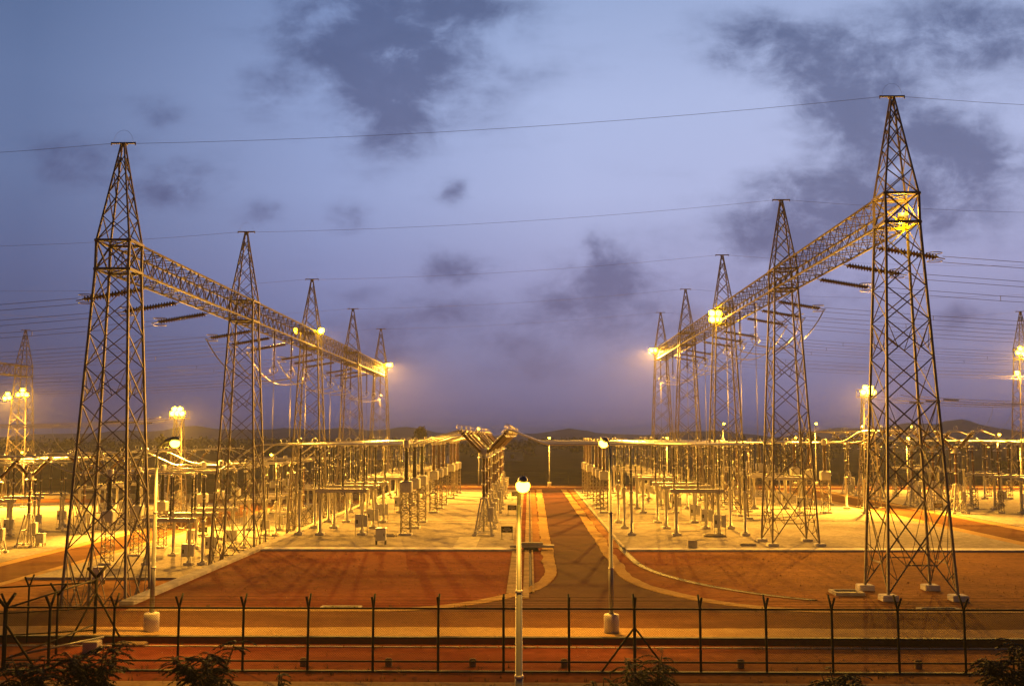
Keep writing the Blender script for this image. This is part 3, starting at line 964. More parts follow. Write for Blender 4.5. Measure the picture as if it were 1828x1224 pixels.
put_row(POST, 20.0, PAD, C3, 'post insulator right of the disconnectors by the right gantry, %s in its row', 'post insulators by the right gantry')
put_row(POST, 24.9, PAD, C2, 'post insulator just behind the right gantry legs, %s in its row', 'post insulators behind the right gantry', dy=2.6)
put_row(POST, -30.4, LZ + .06, C3, 'post insulator between left gantry and sunken disconnectors, %s in its row', 'post insulators of the sunken yard')
put_row(POST, -60.2, LZ + .06, C3, 'post insulator left of the breakers in the sunken yard, %s in its row', 'post insulators at the far left', dy=1.0)
put_row(ARR, 56.0, PAD, C2, 'surge arrester right of the right yard breakers, %s in its row', 'surge arresters behind the right yard breakers')
put_row(POST, 66.4, PAD, C2, 'post insulator right of the outer right disconnectors, %s in its row', 'post insulators at the far right')
put_row(POST, -21.4, PAD, C3, 'post insulator on the retaining wall side of the disconnectors, %s in its row', 'post insulators by the retaining wall')

# ------------------------------------------------------------------ bus tubes
def tube_thing(pts, label, group, rings=()):
    root = thing('bus_tube', label, 'tube', pts[0], group=group)
    o = Vector(pts[0])
    MB().tube([Vector(p) - o for p in pts], .075, 8).build('tube', 'alu', root)
    for q in rings:
        MB().ring(Vector(q) - o, .26, .03, (0, 1, 0)).build('corona_ring', 'alu', root)
    return root
def bend(pts, r=.6, n=4):
    """round the corners of a polyline"""
    P = [Vector(p) for p in pts]
    out = [P[0]]
    for a, b, c in zip(P, P[1:], P[2:]):
        k = min(r, (b - a).length * .45, (c - b).length * .45)
        s, e = b + (a - b).normalized() * k, b + (c - b).normalized() * k
        out += [s.lerp(b, i / n).lerp(b.lerp(e, i / n), i / n) for i in range(n + 1)]
    return out + [P[-1]]
HB = 8.46          # bus height above the pads
for b, p, y in phases(C3):
    i = (b - 1) * 3 + p
    o = ORD[i]
    zl = LZ + HB
    L9 = lambda y, z: None
    tube_thing(bend([(-11.0, y, HB), (-6.7, y, 9.75), (-6.05, y, 9.72)]), 'sloping tube from transformer up to breaker left of the road, %s' % o, 'sloping tubes left of the road', [(-6.5, y, 10.05)])
    tube_thing(bend([(-30.6, y, zl + .1), (-29.2, y, zl + .1), (-25.6, y, HB), (-11.9, y, HB)]), 'aluminium bus tube crossing the retaining wall on insulators, %s in its row' % o, 'bus tubes over the middle terrace', [(-23, y, HB + .3), (-15.2, y, HB + .3)])
    end = 28.0 if b > 1 else 20.5
    tube_thing(bend([(-2.35, y, 9.72), (-1.7, y, 9.85), (1.6, y, HB), (8.5, y, HB), (end, y, HB)]), 'long aluminium bus tube crossing above the middle road, %s in its row' % o, 'bus tubes over the middle road', [(-2.0, y, 10.1), (11.5, y, HB + .3), (18, y, HB + .3)])
    tube_thing(bend([(-38.9, y, zl - .05), (-35.8, y, zl), (-31.4, y, zl)]), 'bus tube between transformer and disconnector in the sunken yard, %s in its row' % o, 'bus tubes of the sunken yard', [(-36, y, zl + .3)])
    tube_thing(bend([(-52.5, y + 1.5, zl + 1.25), (-49.8, y + 1.2, zl + 1.5), (-46.5, y + .6, zl + 1.5), (-43.0, y, zl), (-39.8, y, zl - .05)], .8), 'arched bus tube over the sunken yard road, %s in its row' % o, 'arched tubes of the sunken yard', [(-49.8, y + 1.2, zl + 1.8), (-46.6, y + .6, zl + 1.8)])
    tube_thing(bend([(-56.3, y + 1.5, zl + 1.25), (-58.5, y + 1, zl + 1.5), (-61.5, y, zl), (-90, y, zl)], .8), 'bus tube running off the left edge from the breakers, %s in its row' % o, 'bus tubes at the far left', [(-58.5, y + 1, zl + 1.8)])
    if b > 1:
        j = ['nearest', 'second', 'third', 'fourth', 'fifth', 'farthest'][(b - 2) * 3 + p]
        tube_thing([(28.2, y, HB), (35.0, y, HB)], 'short bus tube behind the right gantry, %s in its row' % j, 'bus tubes behind the right gantry', [(32.6, y, HB + .3)])
        tube_thing(bend([(35.8, y, HB), (39.8, y, HB), (42.0, y, 9.9), (46.5, y, 9.9), (49.1, y, 9.72)], .9), 'arched bus tube over the right yard road, %s in its row' % j, 'arched tubes of the right yard', [(42.3, y, 10.2), (46.2, y, 10.2)])
        tube_thing(bend([(52.9, y, 9.72), (54.2, y, 9.9), (57.5, y, HB), (90, y, HB)], .8), 'bus tube running off the right edge from the breakers, %s in its row' % j, 'bus tubes at the far right', [(54, y, 10.2), (62, y, HB + .3)])

# lower strain bus near the flood masts
for s, z0 in ((-1, LZ), (1, 0)):
    for i, y in enumerate((124.0, 129.5, 135.0)):
        zz = z0 + 14.0
        x0, x1 = s * 47.5, s * 92
        mb = MB()
        pts = sag((x0, y, zz), (x1, y, zz + .4), 1.0)
        for dz in (-.15, .15):
            mb.tube([q + Vector((0, 0, dz)) for q in pts], .035, 5)
        for f in (3, 6, 9):
            mb.bar(pts[f] - Vector((0, 0, .16)), pts[f] + Vector((0, 0, .16)), .06)
        root = thing('strain_bus', 'slack twin bus wires strung %s of the %s flood mast, %s of three' % (side_of[s], side_of[s], ['nearest', 'middle', 'rear'][i]), 'wire', (0, 0, 0), group='slack strain bus wires')
        mb.build('wires', 'alu', root)
        MB().tube([(s * (46.0 if i != 1 else 45.5), y, zz + .3), (x0, y, zz)], .03, 5).build('tie', 'steel', root)
        MB().lathe(sheds(.05, .14, 1.9, 13), 8, pts[1], (pts[2] - pts[1])).build('disc_string', 'black_porcelain', root)
        q = pts[4]
        MB().tube([q + Vector((s * .2 * k, 0, -k * k * .14 * 1.0)) if False else q.lerp(Vector((s * 58.5, y, z0 + HB)), t) - Vector((s * -1.0 * math.sin(math.pi * t), 0, 0)) for t in [k_ / 8 for k_ in range(9)] for k in (0,)], .028, 5).build('dropper', 'alu', root)

# ================================================================== LAMPS
def point(name, loc, watts, parent, r=.25, col=SODIUM, spot=None):
    ld = bpy.data.lights.new(name, 'SPOT' if spot else 'POINT')
    ld.energy = watts
    ld.color = col
    ld.shadow_soft_size = r
    if spot:
        ld.spot_size = R(spot[1]); ld.spot_blend = .6
    o = bpy.data.objects.new(name, ld)
    COL.objects.link(o)
    o.parent = parent
    o.location = loc
    if spot:
        o.rotation_euler = Vector(spot[0]).to_track_quat('-Z', 'Y').to_euler()
    return o

def make_flood():
    """one floodlight: housing, glass, yoke; faces -Y, tilted down"""
    root = thing('floodlight', '', 'floodlight')
    t = R(28)
    rot = Matrix.Rotation(t, 4, 'X')
    def turned(mb):
        mb.v = [tuple(rot @ Vector(v)) for v in mb.v]
        return mb
    turned(MB().add([(-.34, -.12, -.26), (.34, -.12, -.26), (.34, -.12, .26), (-.34, -.12, .26), (-.16, .34, -.14), (.16, .34, -.14), (.16, .34, .14), (-.16, .34, .14)],
        [(4, 5, 6, 7), (0, 4, 7, 3), (1, 2, 6, 5), (3, 7, 6, 2), (0, 1, 5, 4)])).build('housing', 'lamp_pole', root)
    turned(MB().lathe([(.30, 0), (.34, .02), (.34, .06), (.22, .14), (.01, .17)], 12, (0, -.10, 0), (0, -1, 0))).build('lens', 'lens', root)
    MB().bar((-.38, 0, 0), (-.38, 0, -.5), .05).bar((.38, 0, 0), (.38, 0, -.5), .05).bar((-.4, 0, -.5), (.4, 0, -.5), .06).build('bracket', 'dark', root)
    return Kind(root)
FLOOD = make_flood()
def flood(loc, aim, label, group, watts=None, cone=130):
    d = Vector(aim) - Vector(loc)
    rz = math.atan2(d.x, -d.y)
    o = FLOOD.put(loc, label, rz, group)
    if watts:
        point('flood_lamp', (0, -.55, -.25), watts, o, .3, spot=((0, -1, -.85), cone))
    return o
FG = 'sodium floodlights on masts and towers'
# flood masts beside both yards
def make_mast():
    root = thing('flood_mast', '', 'mast')
    H = 14.2
    mb = lattice_post(MB(), H, 1.1, 9, .12, .07, .45)
    mb.build('lattice', 'steel', root)
    for i in range(4):
        c = corner(i, 1.1, 0)
        MB().box(c.x - .3, c.x + .3, c.y - .3, c.y + .3, -.2, .25, .03).build('footing', 'concrete', root)
    mb = MB().box(-1.0, 1.0, -.8, .8, H, H + .08)
    for a in (-1, 1):
        mb.bar((a, -.8, H), (a, -.8, H + 1), .05).bar((a, .8, H), (a, .8, H + 1), .05).bar((a, -.8, H + 1), (a, .8, H + 1), .04)
    mb.bar((-1, .8, H + 1), (1, .8, H + 1), .04)
    mb.build('platform', 'steel', root)
    return Kind(root)
MAST = make_mast()
MAST.put((-45.6, 129.5, LZ), 'short lattice flood mast standing left of the left gantry', group='lattice flood masts')
MAST.put((43.6, 129.5, 0), 'short lattice flood mast standing between the two nearest right towers', group='lattice flood masts')
for s, x, z, nm in ((-1, -45.6, LZ, 'left'), (1, 43.6, 0, 'right')):
    for k, (ox, oz) in enumerate(((-.75, .7), (0, .75), (.75, .7), (-.4, 1.35), (.4, 1.35))):
        flood((x + ox * .8, 129.5 - .85, z + 14.2 + (oz - .7) * .85 + .7), (x * .55 + ox * 8, 95, 0), '%s floodlight on the %s lattice flood mast' % (['lower left', 'lower middle', 'lower right', 'upper left', 'upper right'][k], nm), FG, FLOOD_W * (.9 if s < 0 else .85) if k == 1 else None)
# floodlights on the gantries
zb = LZ + Z_TOP
flood((TXL - 1.35, TY[2] - 1.2, zb + .2), (-48, 95, LZ), 'floodlight on the left side of the third left tower', FG, FLOOD_W * .2, 100)
flood((TXL + 1.35, TY[2] - 1.2, zb + .2), (-8, 92, 0), 'floodlight on the right side of the third left tower', FG, FLOOD_W * .2, 100)
flood((TXL + 1.35, TY[4] - 1.2, zb + .1), (-8, 130, 0), 'floodlight on the farthest left tower where its beam ends', FG, FLOOD_W * 1.6, 100)
flood((TXL + 1.75, TY[4] - 1.2, zb + .1), (-5, 135, 0), 'second floodlight beside the one on the farthest left tower', FG)
for k, (ox, oz) in enumerate(((-1.5, -.6), (-1.5, -1.3), (-.75, -.6), (-.75, -1.3))):
    flood((TXR + ox, TY[2] - 1.35, Z_TOP + oz), (10, 92, 0), '%s floodlight of four clustered on the third right tower' % ['upper outer', 'lower outer', 'upper inner', 'lower inner'][k], FG, FLOOD_W * .22 if k == 0 else None, 100)
for k, ox in enumerate((-1.75, -1.05)):
    flood((TXR + ox, TY[4] - 1.3, Z_TOP - .2), (8, 130, 0), '%s floodlight of two on the farthest right tower' % ['outer', 'inner'][k], FG, FLOOD_W * 1.6 if k == 0 else None, 100)
flood((TXR + .55, TY[0] + .6, Z_BOT + .55), (45, 95, 0), 'floodlight shining inside the head of the nearest right tower', FG)
point('flood_lamp', (TXR + .55, TY[0] + .35, Z_BOT + .9), 420, None, .2)
# outer towers
for k, (ox, oz) in enumerate(((-2.6, 18.6), (-1.9, 18.7), (-.4, 19.2), (.3, 19.3), (1.0, 19.2), (-2.2, 19.3), (.3, 19.95))):
    flood((-86.3 + ox + .6, 166.6, LZ + oz - .3), (-60, 120, LZ), '%s floodlight in the cluster on the distant left tower' % ['leftmost lower', 'second lower', 'third lower', 'fourth lower', 'rightmost lower', 'upper left', 'upper right'][k], FG, FLOOD_W * .9 if k in (0, 3) else None)
for k, (ox, oz) in enumerate(((-1.4, 23.0), (-.7, 23.0), (0, 23.0), (-1.0, 23.7), (-.3, 23.7))):
    flood((82.6 + ox, 166.0, oz), (60, 120, 0), '%s floodlight in the cluster on the distant right tower' % ['lower left', 'lower middle', 'lower right', 'upper left', 'upper right'][k], FG, FLOOD_W * 1.3 if k == 1 else None)
flood((80.9, 166.0, 19.6), (60, 120, 0), 'lone floodlight on a stub below the cluster of the distant right tower', FG)
MBX = MB().bar((0, 0, -.55), (0, 0, -2.6), .12).bar((0, 0, -2.0), (1.0, .6, -2.6), .08).bar((0, 0, -1.0), (1.0, .6, -1.9), .07)
tag(MBX.build('lamp_bracket', 'steel', loc=(80.9, 166.0, 19.6)), 'steel stub carrying the lone floodlight on the distant right tower', 'bracket')

def make_street(h, arm, lens='lens_street', base=True, r=.085):
    """lamp post: tapering sectional pole with a curved arm towards +X"""
    root = thing('street_lamp', '', 'street lamp')
    top = h - .75
    mb = MB()
    z0 = .8 if base else 0
    mb.lathe([(r * 1.35, z0), (r * 1.3, h * .33), (r * 1.12, h * .33 + .02), (r * 1.05, h * .62), (r * .85, h * .62 + .02), (r * .7, top)], 10)
    mb.build('pole', 'lamp_pole', root)
    mb = MB()
    for zz in (.33, .62):
        k = r * (1.36 if zz < .5 else 1.1)
        mb.lathe([(k, 0), (k * 1.08, .02), (k * 1.08, .08), (k, .1)], 10, (0, 0, h * zz - .06))
    mb.build('joint_ring', 'flange', root)
    pts = [(0, 0, top - .05)] + [(arm * (1 - math.cos(R(a))), 0, top + .72 * math.sin(R(a))) for a in range(0, 91, 15)]
    MB().tube(pts, r * .62, 8).build('arm', 'lamp_pole', root)
    e = Vector(pts[-1])
    MB().lathe([(.05, -.1), (.09, 0), (.14, .15), (.14, .48), (.06, .58)], 10, e + Vector((0, 0, .05)), (1, 0, .12)).build('lamp_head', 'lamp_pole', root)
    MB().lathe([(.02, -.24), (.12, -.22), (.20, -.15), (.235, -.04), (.22, .06), (.12, .12)], 14, e + Vector((.36, 0, -.06))).build('lens', lens, root)
    if base:
        MB().lathe([(.36, -.1), (.36, .8), (.33, .84), (.1, .86)], 18).build('plinth', 'white', root)
    return Kind(root), e
SG = 'street lamps along the yard roads'
STREET, SE = make_street(9.0, .32)
def street(x, y, z, rz, label, watts=STREET_W, kind=None):
    o = (kind or STREET).put((x, y, z), label, rz, SG)
    point('street_bulb', SE + Vector((.55, 0, -.36)), watts, o, .16, spot=((.45, 0, -1), 146))
    return o
street(3.9, 48.2, .045, R(112), 'pale lamp post on white round plinth in front of the middle road', STREET_W * .5)
TALL, SE2 = make_street(9.0, .5)
SE_keep = SE
SE = SE2
street(-18.0, 48.2, .045, 0, 'lamp post with long curved arm on white plinth near the left gantry', STREET_W * .5, TALL)
SE = SE_keep
NEAR, SE3 = make_street(9.3, .3, r=.104, base=True)
SE = SE3
NEAR_O = street(-.33, 33.0, -1.5, R(-78), 'big sectional lamp post in the foreground rising from below the picture', STREET_W * .10, NEAR)
SE = SE_keep
FARL, SE4 = make_street(9.0, .5, 'lens_white')
SE = SE4
for (x, y, z, rz, t, w) in [
        (3.75, 179.5 + 4.2, 0, -1.57, 'lamp post on the far side of the back road facing the middle road', .9),
        (-17.5, 184, 0, -1.57, 'far lamp post above the row of brown transformers left of the road', .8),
        (25.3, 184, 0, -1.57, 'far lamp post behind the second farthest right tower', .8),
        (48.6, 184, 0, -1.57, 'far lamp post seen between the two nearest right towers', .8),
        (66.0, 176, 0, -1.57, 'far lamp post behind the nearest right tower', .8),
        (85.5, 184, .6, -1.57, 'far lamp post behind the arched tubes at the right', .8),
        (-94.5, 186, LZ, -1.57, 'lamp post at the back of the sunken yard near the left edge', .8),
        (-41.2, 163, LZ, 3.14, 'slim lamp post beside the sunken yard road seen behind the left gantry', .8),
        (89.5, 184, -.4, -1.57, 'far lamp post at the right edge of the picture', .8)]:
    street(x, y, z, rz, t, STREET_W * w, FARL)
SE = SE_keep
TALLF, SE5 = make_street(11.6, .5, 'lens_white')
SE = SE5
for (x, y, z, t) in [(36.0, 186, 0, 'tall far lamp post poking above the bus behind the middle right tower'),
                     (53.0, 186, 0, 'tall far lamp post just right of the second right tower'),
                     (-9.3, 186, -.9, 'tall far lamp post behind the breaker heads'),
                     (69.5, 184, -.5, 'tall far lamp post right of the mountain-side lamps')]:
    street(x, y, z, -1.57, t, STREET_W * .7, TALLF)
SE = SE_keep
# no further lamps stand outside the view; the front road gets only those above
# ================================================================== SMALL YARD THINGS
def make_kiosk(w, h, legs):
    root = thing('marshalling_kiosk', '', 'cabinet')
    MB().box(-w / 2, w / 2, -.3, .3, legs, h, .02).build('cabinet', 'box', root)
    MB().box(-w / 2 - .05, w / 2 + .05, -.36, .36, h, h + .06, .02).build('canopy', 'box', root)
    d = MB().box(-w / 2 + .05, w / 2 - .05, -.318, -.3, legs + .05, h - .05).build('door', 'box', root)
    MB().box(w / 2 - .16, w / 2 - .12, -.345, -.317, legs + .4, legs + .62).build('handle', 'dark', d)
    for sx in (-1, 1):
        for sy in (-1, 1):
            MB().box(sx * w / 2 - .04 * (1 + sx), sx * w / 2 + .04 * (1 - sx), sy * .3 - .04 * (1 + sy), sy * .3 + .04 * (1 - sy), 0, legs - .005).build('leg', 'dark', root)
    return Kind(root)
K1 = make_kiosk(.85, 1.35, .35)
KG = 'grey marshalling kiosks'
K1.put((-12.55, 85.4, PAD), 'grey kiosk on short legs at the front kerb of the middle terrace', 0, KG)
K1.put((-34.9, 81.6, LZ), 'grey kiosk at the foot of the nearest left tower', .2, KG)
K1.put((-49.4 - 3.5, 108.5, LZ + .06), 'grey kiosk beside the nearest breaker beyond the sunken yard road', 0, KG)
K1.put((51.2, 161, PAD), 'grey kiosk between breaker stands of the right yard', 0, KG)
K1.put((-38.0, 112.8, LZ + .06), 'grey kiosk between transformer stands in the sunken yard', 0, KG)
K1.put((33.4, 139.6, PAD), 'grey kiosk behind the second right tower', .1, KG)
K1.put((-66.5, 113.8, LZ + .06), 'grey kiosk far left near the mast floodlights', 0, KG)

def make_sign():
    root = thing('notice_board', '', 'sign')
    b = MB().box(-.52, .52, -.03, .03, .62, 1.18, .01).build('board', 'sign', root)
    mb = MB()
    rnd = random.Random(4)
    for z, w in ((1.03, .26), (.89, .38), (.86, .34), (.74, .12)):
        x = -w
        while x < w:
            k = rnd.uniform(.03, .08)
            mb.box(x, min(w, x + k), -.036, -.031, z - .025, z + .025)
            x += k + .025
    mb.build('lettering', 'paint', b)
    for x in (-.46, .46):
        MB().bar((x, .03, 0), (x, .03, .62), .05).box(x - .18, x + .18, -.06, .12, 0, .03).build('leg', 'dark', root)
    return Kind(root)
SIGN = make_sign()
SIGN.put((-1.95, 89.6, PAD), 'black notice board on two legs nearest beside the middle road', 0, 'notice boards beside the breakers')
SIGN.put((-1.95, 116.6, PAD), 'black notice board second along the middle road behind the near lamp', 0, 'notice boards beside the breakers')
SIGN.put((-1.95, 143.6, PAD), 'black notice board farthest along the middle road', 0, 'notice boards beside the breakers')
SIGN.put((-38.5, 118.5, LZ + .06), 'black notice board in the sunken yard behind the nearest left tower', .1, 'notice boards of the outer yards')
SIGN.put((48.9, 121.0, PAD), 'black notice board in the right yard seen through the nearest right tower', -.1, 'notice boards of the outer yards')

def hatch(x, y, z, w, d, label, dark=True):
    root = thing('cable_hatch', label, 'hatch', (x, y, z), group='concrete cable hatches')
    MB().box(-w / 2, w / 2, -d / 2, -d / 2 + .18, -.1, .18, .02).box(-w / 2, w / 2, d / 2 - .18, d / 2, -.1, .18, .02).box(-w / 2, -w / 2 + .18, -d / 2 + .18, d / 2 - .18, -.1, .178).box(w / 2 - .18, w / 2, -d / 2 + .18, d / 2 - .18, -.1, .178).build('frame', 'concrete', root)
    MB().box(-w / 2 + .18, w / 2 - .18, -d / 2 + .18, d / 2 - .18, -.05, .10).build('cover', 'dark' if dark else 'concrete', root)
hatch(18.75, 60.2, 0, 1.7, 1.5, 'square concrete hatch with dark cover before the nearest right tower')
hatch(-13.2, 92.7, PAD, 1.9, 1.2, 'flat concrete hatch between kiosk and front dark transformer', False)
hatch(17.0, 93.0, PAD, 2.0, 1.3, 'flat pale hatch between the legs of the front right disconnector', False)
hatch(-10.2, 54.9, -.1, 2.2, .8, 'long concrete hatch at the edge of the front road', True)
hatch(22.0, 54.9, -.1, 2.2, .8, 'concrete hatch at the front road before the nearest right tower', True)
hatch(18.4, 85.2, PAD, 1.3, .5, 'small pale hatch near the second right tower', False)
tag(MB().box(-.38, .38, -.28, .28, -.05, .75, .03).build('kerb_block', 'concrete', loc=(13.4, 83.2, .0)), 'low brown block straddling the right pad kerb', 'block')
root = thing('drain_culvert', 'dark round culvert mouth under a concrete slab left of the middle road', 'culvert', (0.15, 82.6, 0))
MB().lathe([(.52, 0), (.62, .05), (.62, .7), (.5, .8)], 16, (0, -.4, -.55)).build('pipe', 'dark', root)
MB().box(-1.7, 1.9, -.5, .3, .22, .42, .03).box(-.9, 1.0, -.35, .15, .42, .62, .03).build('slab', 'concrete', root)
tag(MB().box(-6.3, -4.4, 83.2, 91.8, .05, PAD + .03).build('cable_trench', 'concrete'), 'pale slab path from the kerb to the nearest breaker', 'path', None, 'structure')
# earthing strips and trench covers that cross the gravel
for yy in (108.8, 135.8):
    tag(MB().box(WALL_X + .6, -1.4, yy, yy + .35, .02, PAD + .04).build('trench_cover', 'concrete'), kind='structure')
    tag(MB().box(8, 41.4, yy, yy + .35, .02, PAD + .04).build('trench_cover', 'concrete'), kind='structure')
    tag(MB().box(-42, WALL_X - .4, yy, yy + .35, LZ, LZ + .1).build('trench_cover', 'concrete'), kind='structure')
for i, x in enumerate((-9.4, -5.85, -2.35, 1.45, 8.75, 16.05)):
    tag(MB().box(-.14, .14, -.1, .1, -.05, .34, .04).build('marker_stone', 'dirty', loc=(x, 42.4, -.25)), 'knee-high stone marker behind the fence, %s from the left' % ['first', 'second', 'third', 'fourth', 'fifth', 'sixth'][i], 'marker', 'stone markers behind the fence')

# ================================================================== FENCES
FZ = -.25
def fence_post(root, x, y, z, ax, thick=.055, h=2.56):
    """post with a Y head; ax = unit plan vector across the fence"""
    mb = MB().bar((x, y, z), (x, y, z + h), thick, 6)
    for s in (-1, 1):
        mb.bar((x, y, z + h - .02), (x + ax[0] * s * .42, y + ax[1] * s * .42, z + h + .48), thick * .9, 6)
    mb.build('post', 'fence', root)
def mesh_wires(root, a, b, z0, z1, step=.10, r=.0035):
    a, b = Vector(a), Vector(b)
    L = (b - a).length
    d = (b - a) / L
    h = z1 - z0
    mb = MB()
    n = int((L + h) / step)
    for i in range(n):
        s = i * step
        for sg in (1, -1):
            u0, u1 = s - h, s
            v0, v1 = 0, h
            if u0 < 0:
                v0 = -u0; u0 = 0
            if u1 > L:
                v1 -= (u1 - L); u1 = L
            if v1 <= v0:
                continue
            if sg < 0:
                u0, u1 = L - u0, L - u1
            p, q = a + d * u0, a + d * u1
            mb.bar((p.x, p.y, z0 + v0), (q.x, q.y, z0 + v1), r * 2, 3, cap=False)
    mb.build('chain_mesh', 'fence', root)
FY = 41.4
root = thing('chain_link_fence', 'dark chain-link fence with Y-topped posts running across the whole foreground', 'fence')
x_l, x_r = 1.62 - 2.66 * 8.7, 1.62 + 2.66 * 10
for k in range(-8, 11):
    fence_post(root, 1.62 + 2.66 * k, FY, FZ, (0, 1), .13 if k in (-8, 1) else .105)
fence_post(root, x_l, FY, FZ, (.5, .87), .15)
fence_post(root, x_l + .05, FY + .03, FZ, (-.87, .5), .11)
for z, t in ((2.53, .085), (.42, .075), (.03, .07)):
    MB().bar((x_l, FY, FZ + z), (x_r, FY, FZ + z), t, 6).build('rail', 'fence', root)
xb = 1.62 + 2.66
for s in (-1, 1):
    MB().bar((xb + s * .04, FY, FZ + 1.75), (xb + s * 1.36, FY, FZ + .02), .085, 6).build('brace', 'fence', root)
MB().bar((x_l, FY, FZ + 1.9), (x_l + 1.35, FY, FZ + .05), .09, 6).build('brace', 'fence', root)
for s in (-1, 1):
    mb = MB()
    for k in range(1, 4):
        f = k / 3.2
        mb.bar((x_l, FY + s * .42 * f, FZ + 2.5 + .46 * f), (x_r, FY + s * .42 * f, FZ + 2.5 + .46 * f), .010, 3)
    mb.build('barbed_wire', 'fence', root)
mesh_wires(root, (x_l, FY, 0), (x_r, FY, 0), FZ + .03, FZ + 2.47)
# side fence that leaves the corner towards the back left
root = thing('side_fence', 'short fence leg stepping back from the left corner post', 'fence')
p0, p1, p2 = Vector((x_l, FY)), Vector((-20.55, 44.6)), Vector((-20.2, 47.0))
d = (p2 - p0).normalized()
ax = (-d.y, d.x)
pm = p0.lerp(p2, .55)
fence_post(root, pm.x, pm.y, FZ, (ax[0], ax[1]), .11)
fence_post(root, p2.x, p2.y, FZ + .4, (.71, .71), .16)
for z, t in ((2.48, .08), (.42, .07)):
    MB().bar((p0.x, p0.y, FZ + z), (p2.x, p2.y, FZ + .4 + z), t, 6).build('rail', 'fence', root)
MB().bar((p2.x, p2.y, FZ + 2.3), (p2.x + 1.25, p2.y - .2, FZ + .3), .09, 6).build('brace', 'fence', root)
MB().bar((p2.x, p2.y, FZ + 2.3), (p2.x - .6, p2.y - 1.3, FZ + .2), .09, 6).build('brace', 'fence', root)
mesh_wires(root, (p0.x, p0.y, 0), (p2.x, p2.y, 0), FZ + .1, FZ + 2.5)
root = thing('outer_fence', 'fence continuing from the stepped corner out of the left edge', 'fence')
q1 = Vector((-45.0, 44.0))
for k in (.12, .24, .36):
    q = p2.lerp(q1, k)
    fence_post(root, q.x, q.y, -.1 - k, (0, 1), .10)
for z, t in ((2.48, .08), (1.3, .06), (.3, .07)):
    MB().bar((p2.x, p2.y, z), (q1.x, q1.y, z - 1.0), t, 6).build('rail', 'fence', root)
# white-topped pipe barrier and junction box in the corner drain
root = thing('drain_pipe', 'pale pipe lying slantwise in the drain by the left fence corner', 'pipe', (-21.0, 43.6, -.2))
MB().bar((-1.2, -.4, .1), (2.0, 1.6, .55), .1, 8).build('barrel', 'lamp_pole', root)
MB().box(1.3, 1.95, 1.0, 1.6, -.2, .45, .03).build('block', 'concrete', root)
tag(MB().box(-.7, .7, -.3, .3, 0, .2, .05).build('concrete_slab', 'dirty', loc=(-18.2, 46.3, -.3)), 'tilted concrete slab at the start of the drain kerb', 'slab')

# back boundary fence beyond the yard
root = thing('back_fence', 'thin post-and-wire fence along the far side of the back road', 'fence')
for k in range(40):
    MB().bar((-22 + k * 4.2, 188, 0), (-22 + k * 4.2, 188, 2.6), .09).build('post', 'fence', root)
for z in (.5, 1.5, 2.4):
    MB().bar((-22, 188, z), (142, 188, z), .05).build('rail', 'fence', root)
tag(MB().box(-140, -23, 189.5, 190.2, LZ, LZ + 1.0, .05).build('boundary_wall', 'concrete'), 'low concrete wall at the back of the sunken left yard', 'wall')
# small white house beyond the yard
root = thing('field_house', 'small pale flat-roofed house in the dark field beyond the breakers', 'house', (-6.9, 366, 0))
MB().box(-4.6, 4.6, 0, 7, -.2, 3.7).build('wall', 'plaster', root)
MB().box(-4.9, 4.9, -.3, 7.3, 3.7, 4.0, .04).build('roof', 'roof', root)
MB().box(-3.3, -2.1, -.05, .02, 0, 2.5).build('door', 'opening', root)
w = MB().box(.3, 1.5, -.06, -.001, 1.0, 2.4).build('window', 'roof', root)
MB().box(.42, 1.38, -.075, -.059, 1.12, 2.28).build('pane', 'opening', w)
for (x, y, w_, h, lab) in ((46, 420, 30, 3.2, 'long low pale shed in the field behind the right gantry'), (-58, 380, 20, 3.0, 'low shed with brown roof in the field behind the left gantry'), (-34, 330, 14, 2.8, 'low pale shed right of the farthest left tower')):
    root = thing('field_shed', lab, 'shed', (x, y, 0))
    MB().box(-w_ / 2, w_ / 2, 0, 8, -.2, h).build('wall', 'plaster', root)
    MB().add([(-w_ / 2 - .4, -.5, h + .01), (w_ / 2 + .4, -.5, h + .01), (w_ / 2 + .4, 8.5, h + .01), (-w_ / 2 - .4, 8.5, h + .01), (-w_ / 2 - .4, 4, h + 1.2), (w_ / 2 + .4, 4, h + 1.2)],
             [(0, 1, 5, 4), (2, 3, 4, 5), (1, 2, 5), (3, 0, 4), (3, 2, 1, 0)]).build('roof', 'roof', root)
    for k in range(3):
        MB().box(-w_ * .35 + k * w_ * .3, -w_ * .35 + k * w_ * .3 + 1.4, -.05, .02, .6, 2.0).build('window', 'opening', root)

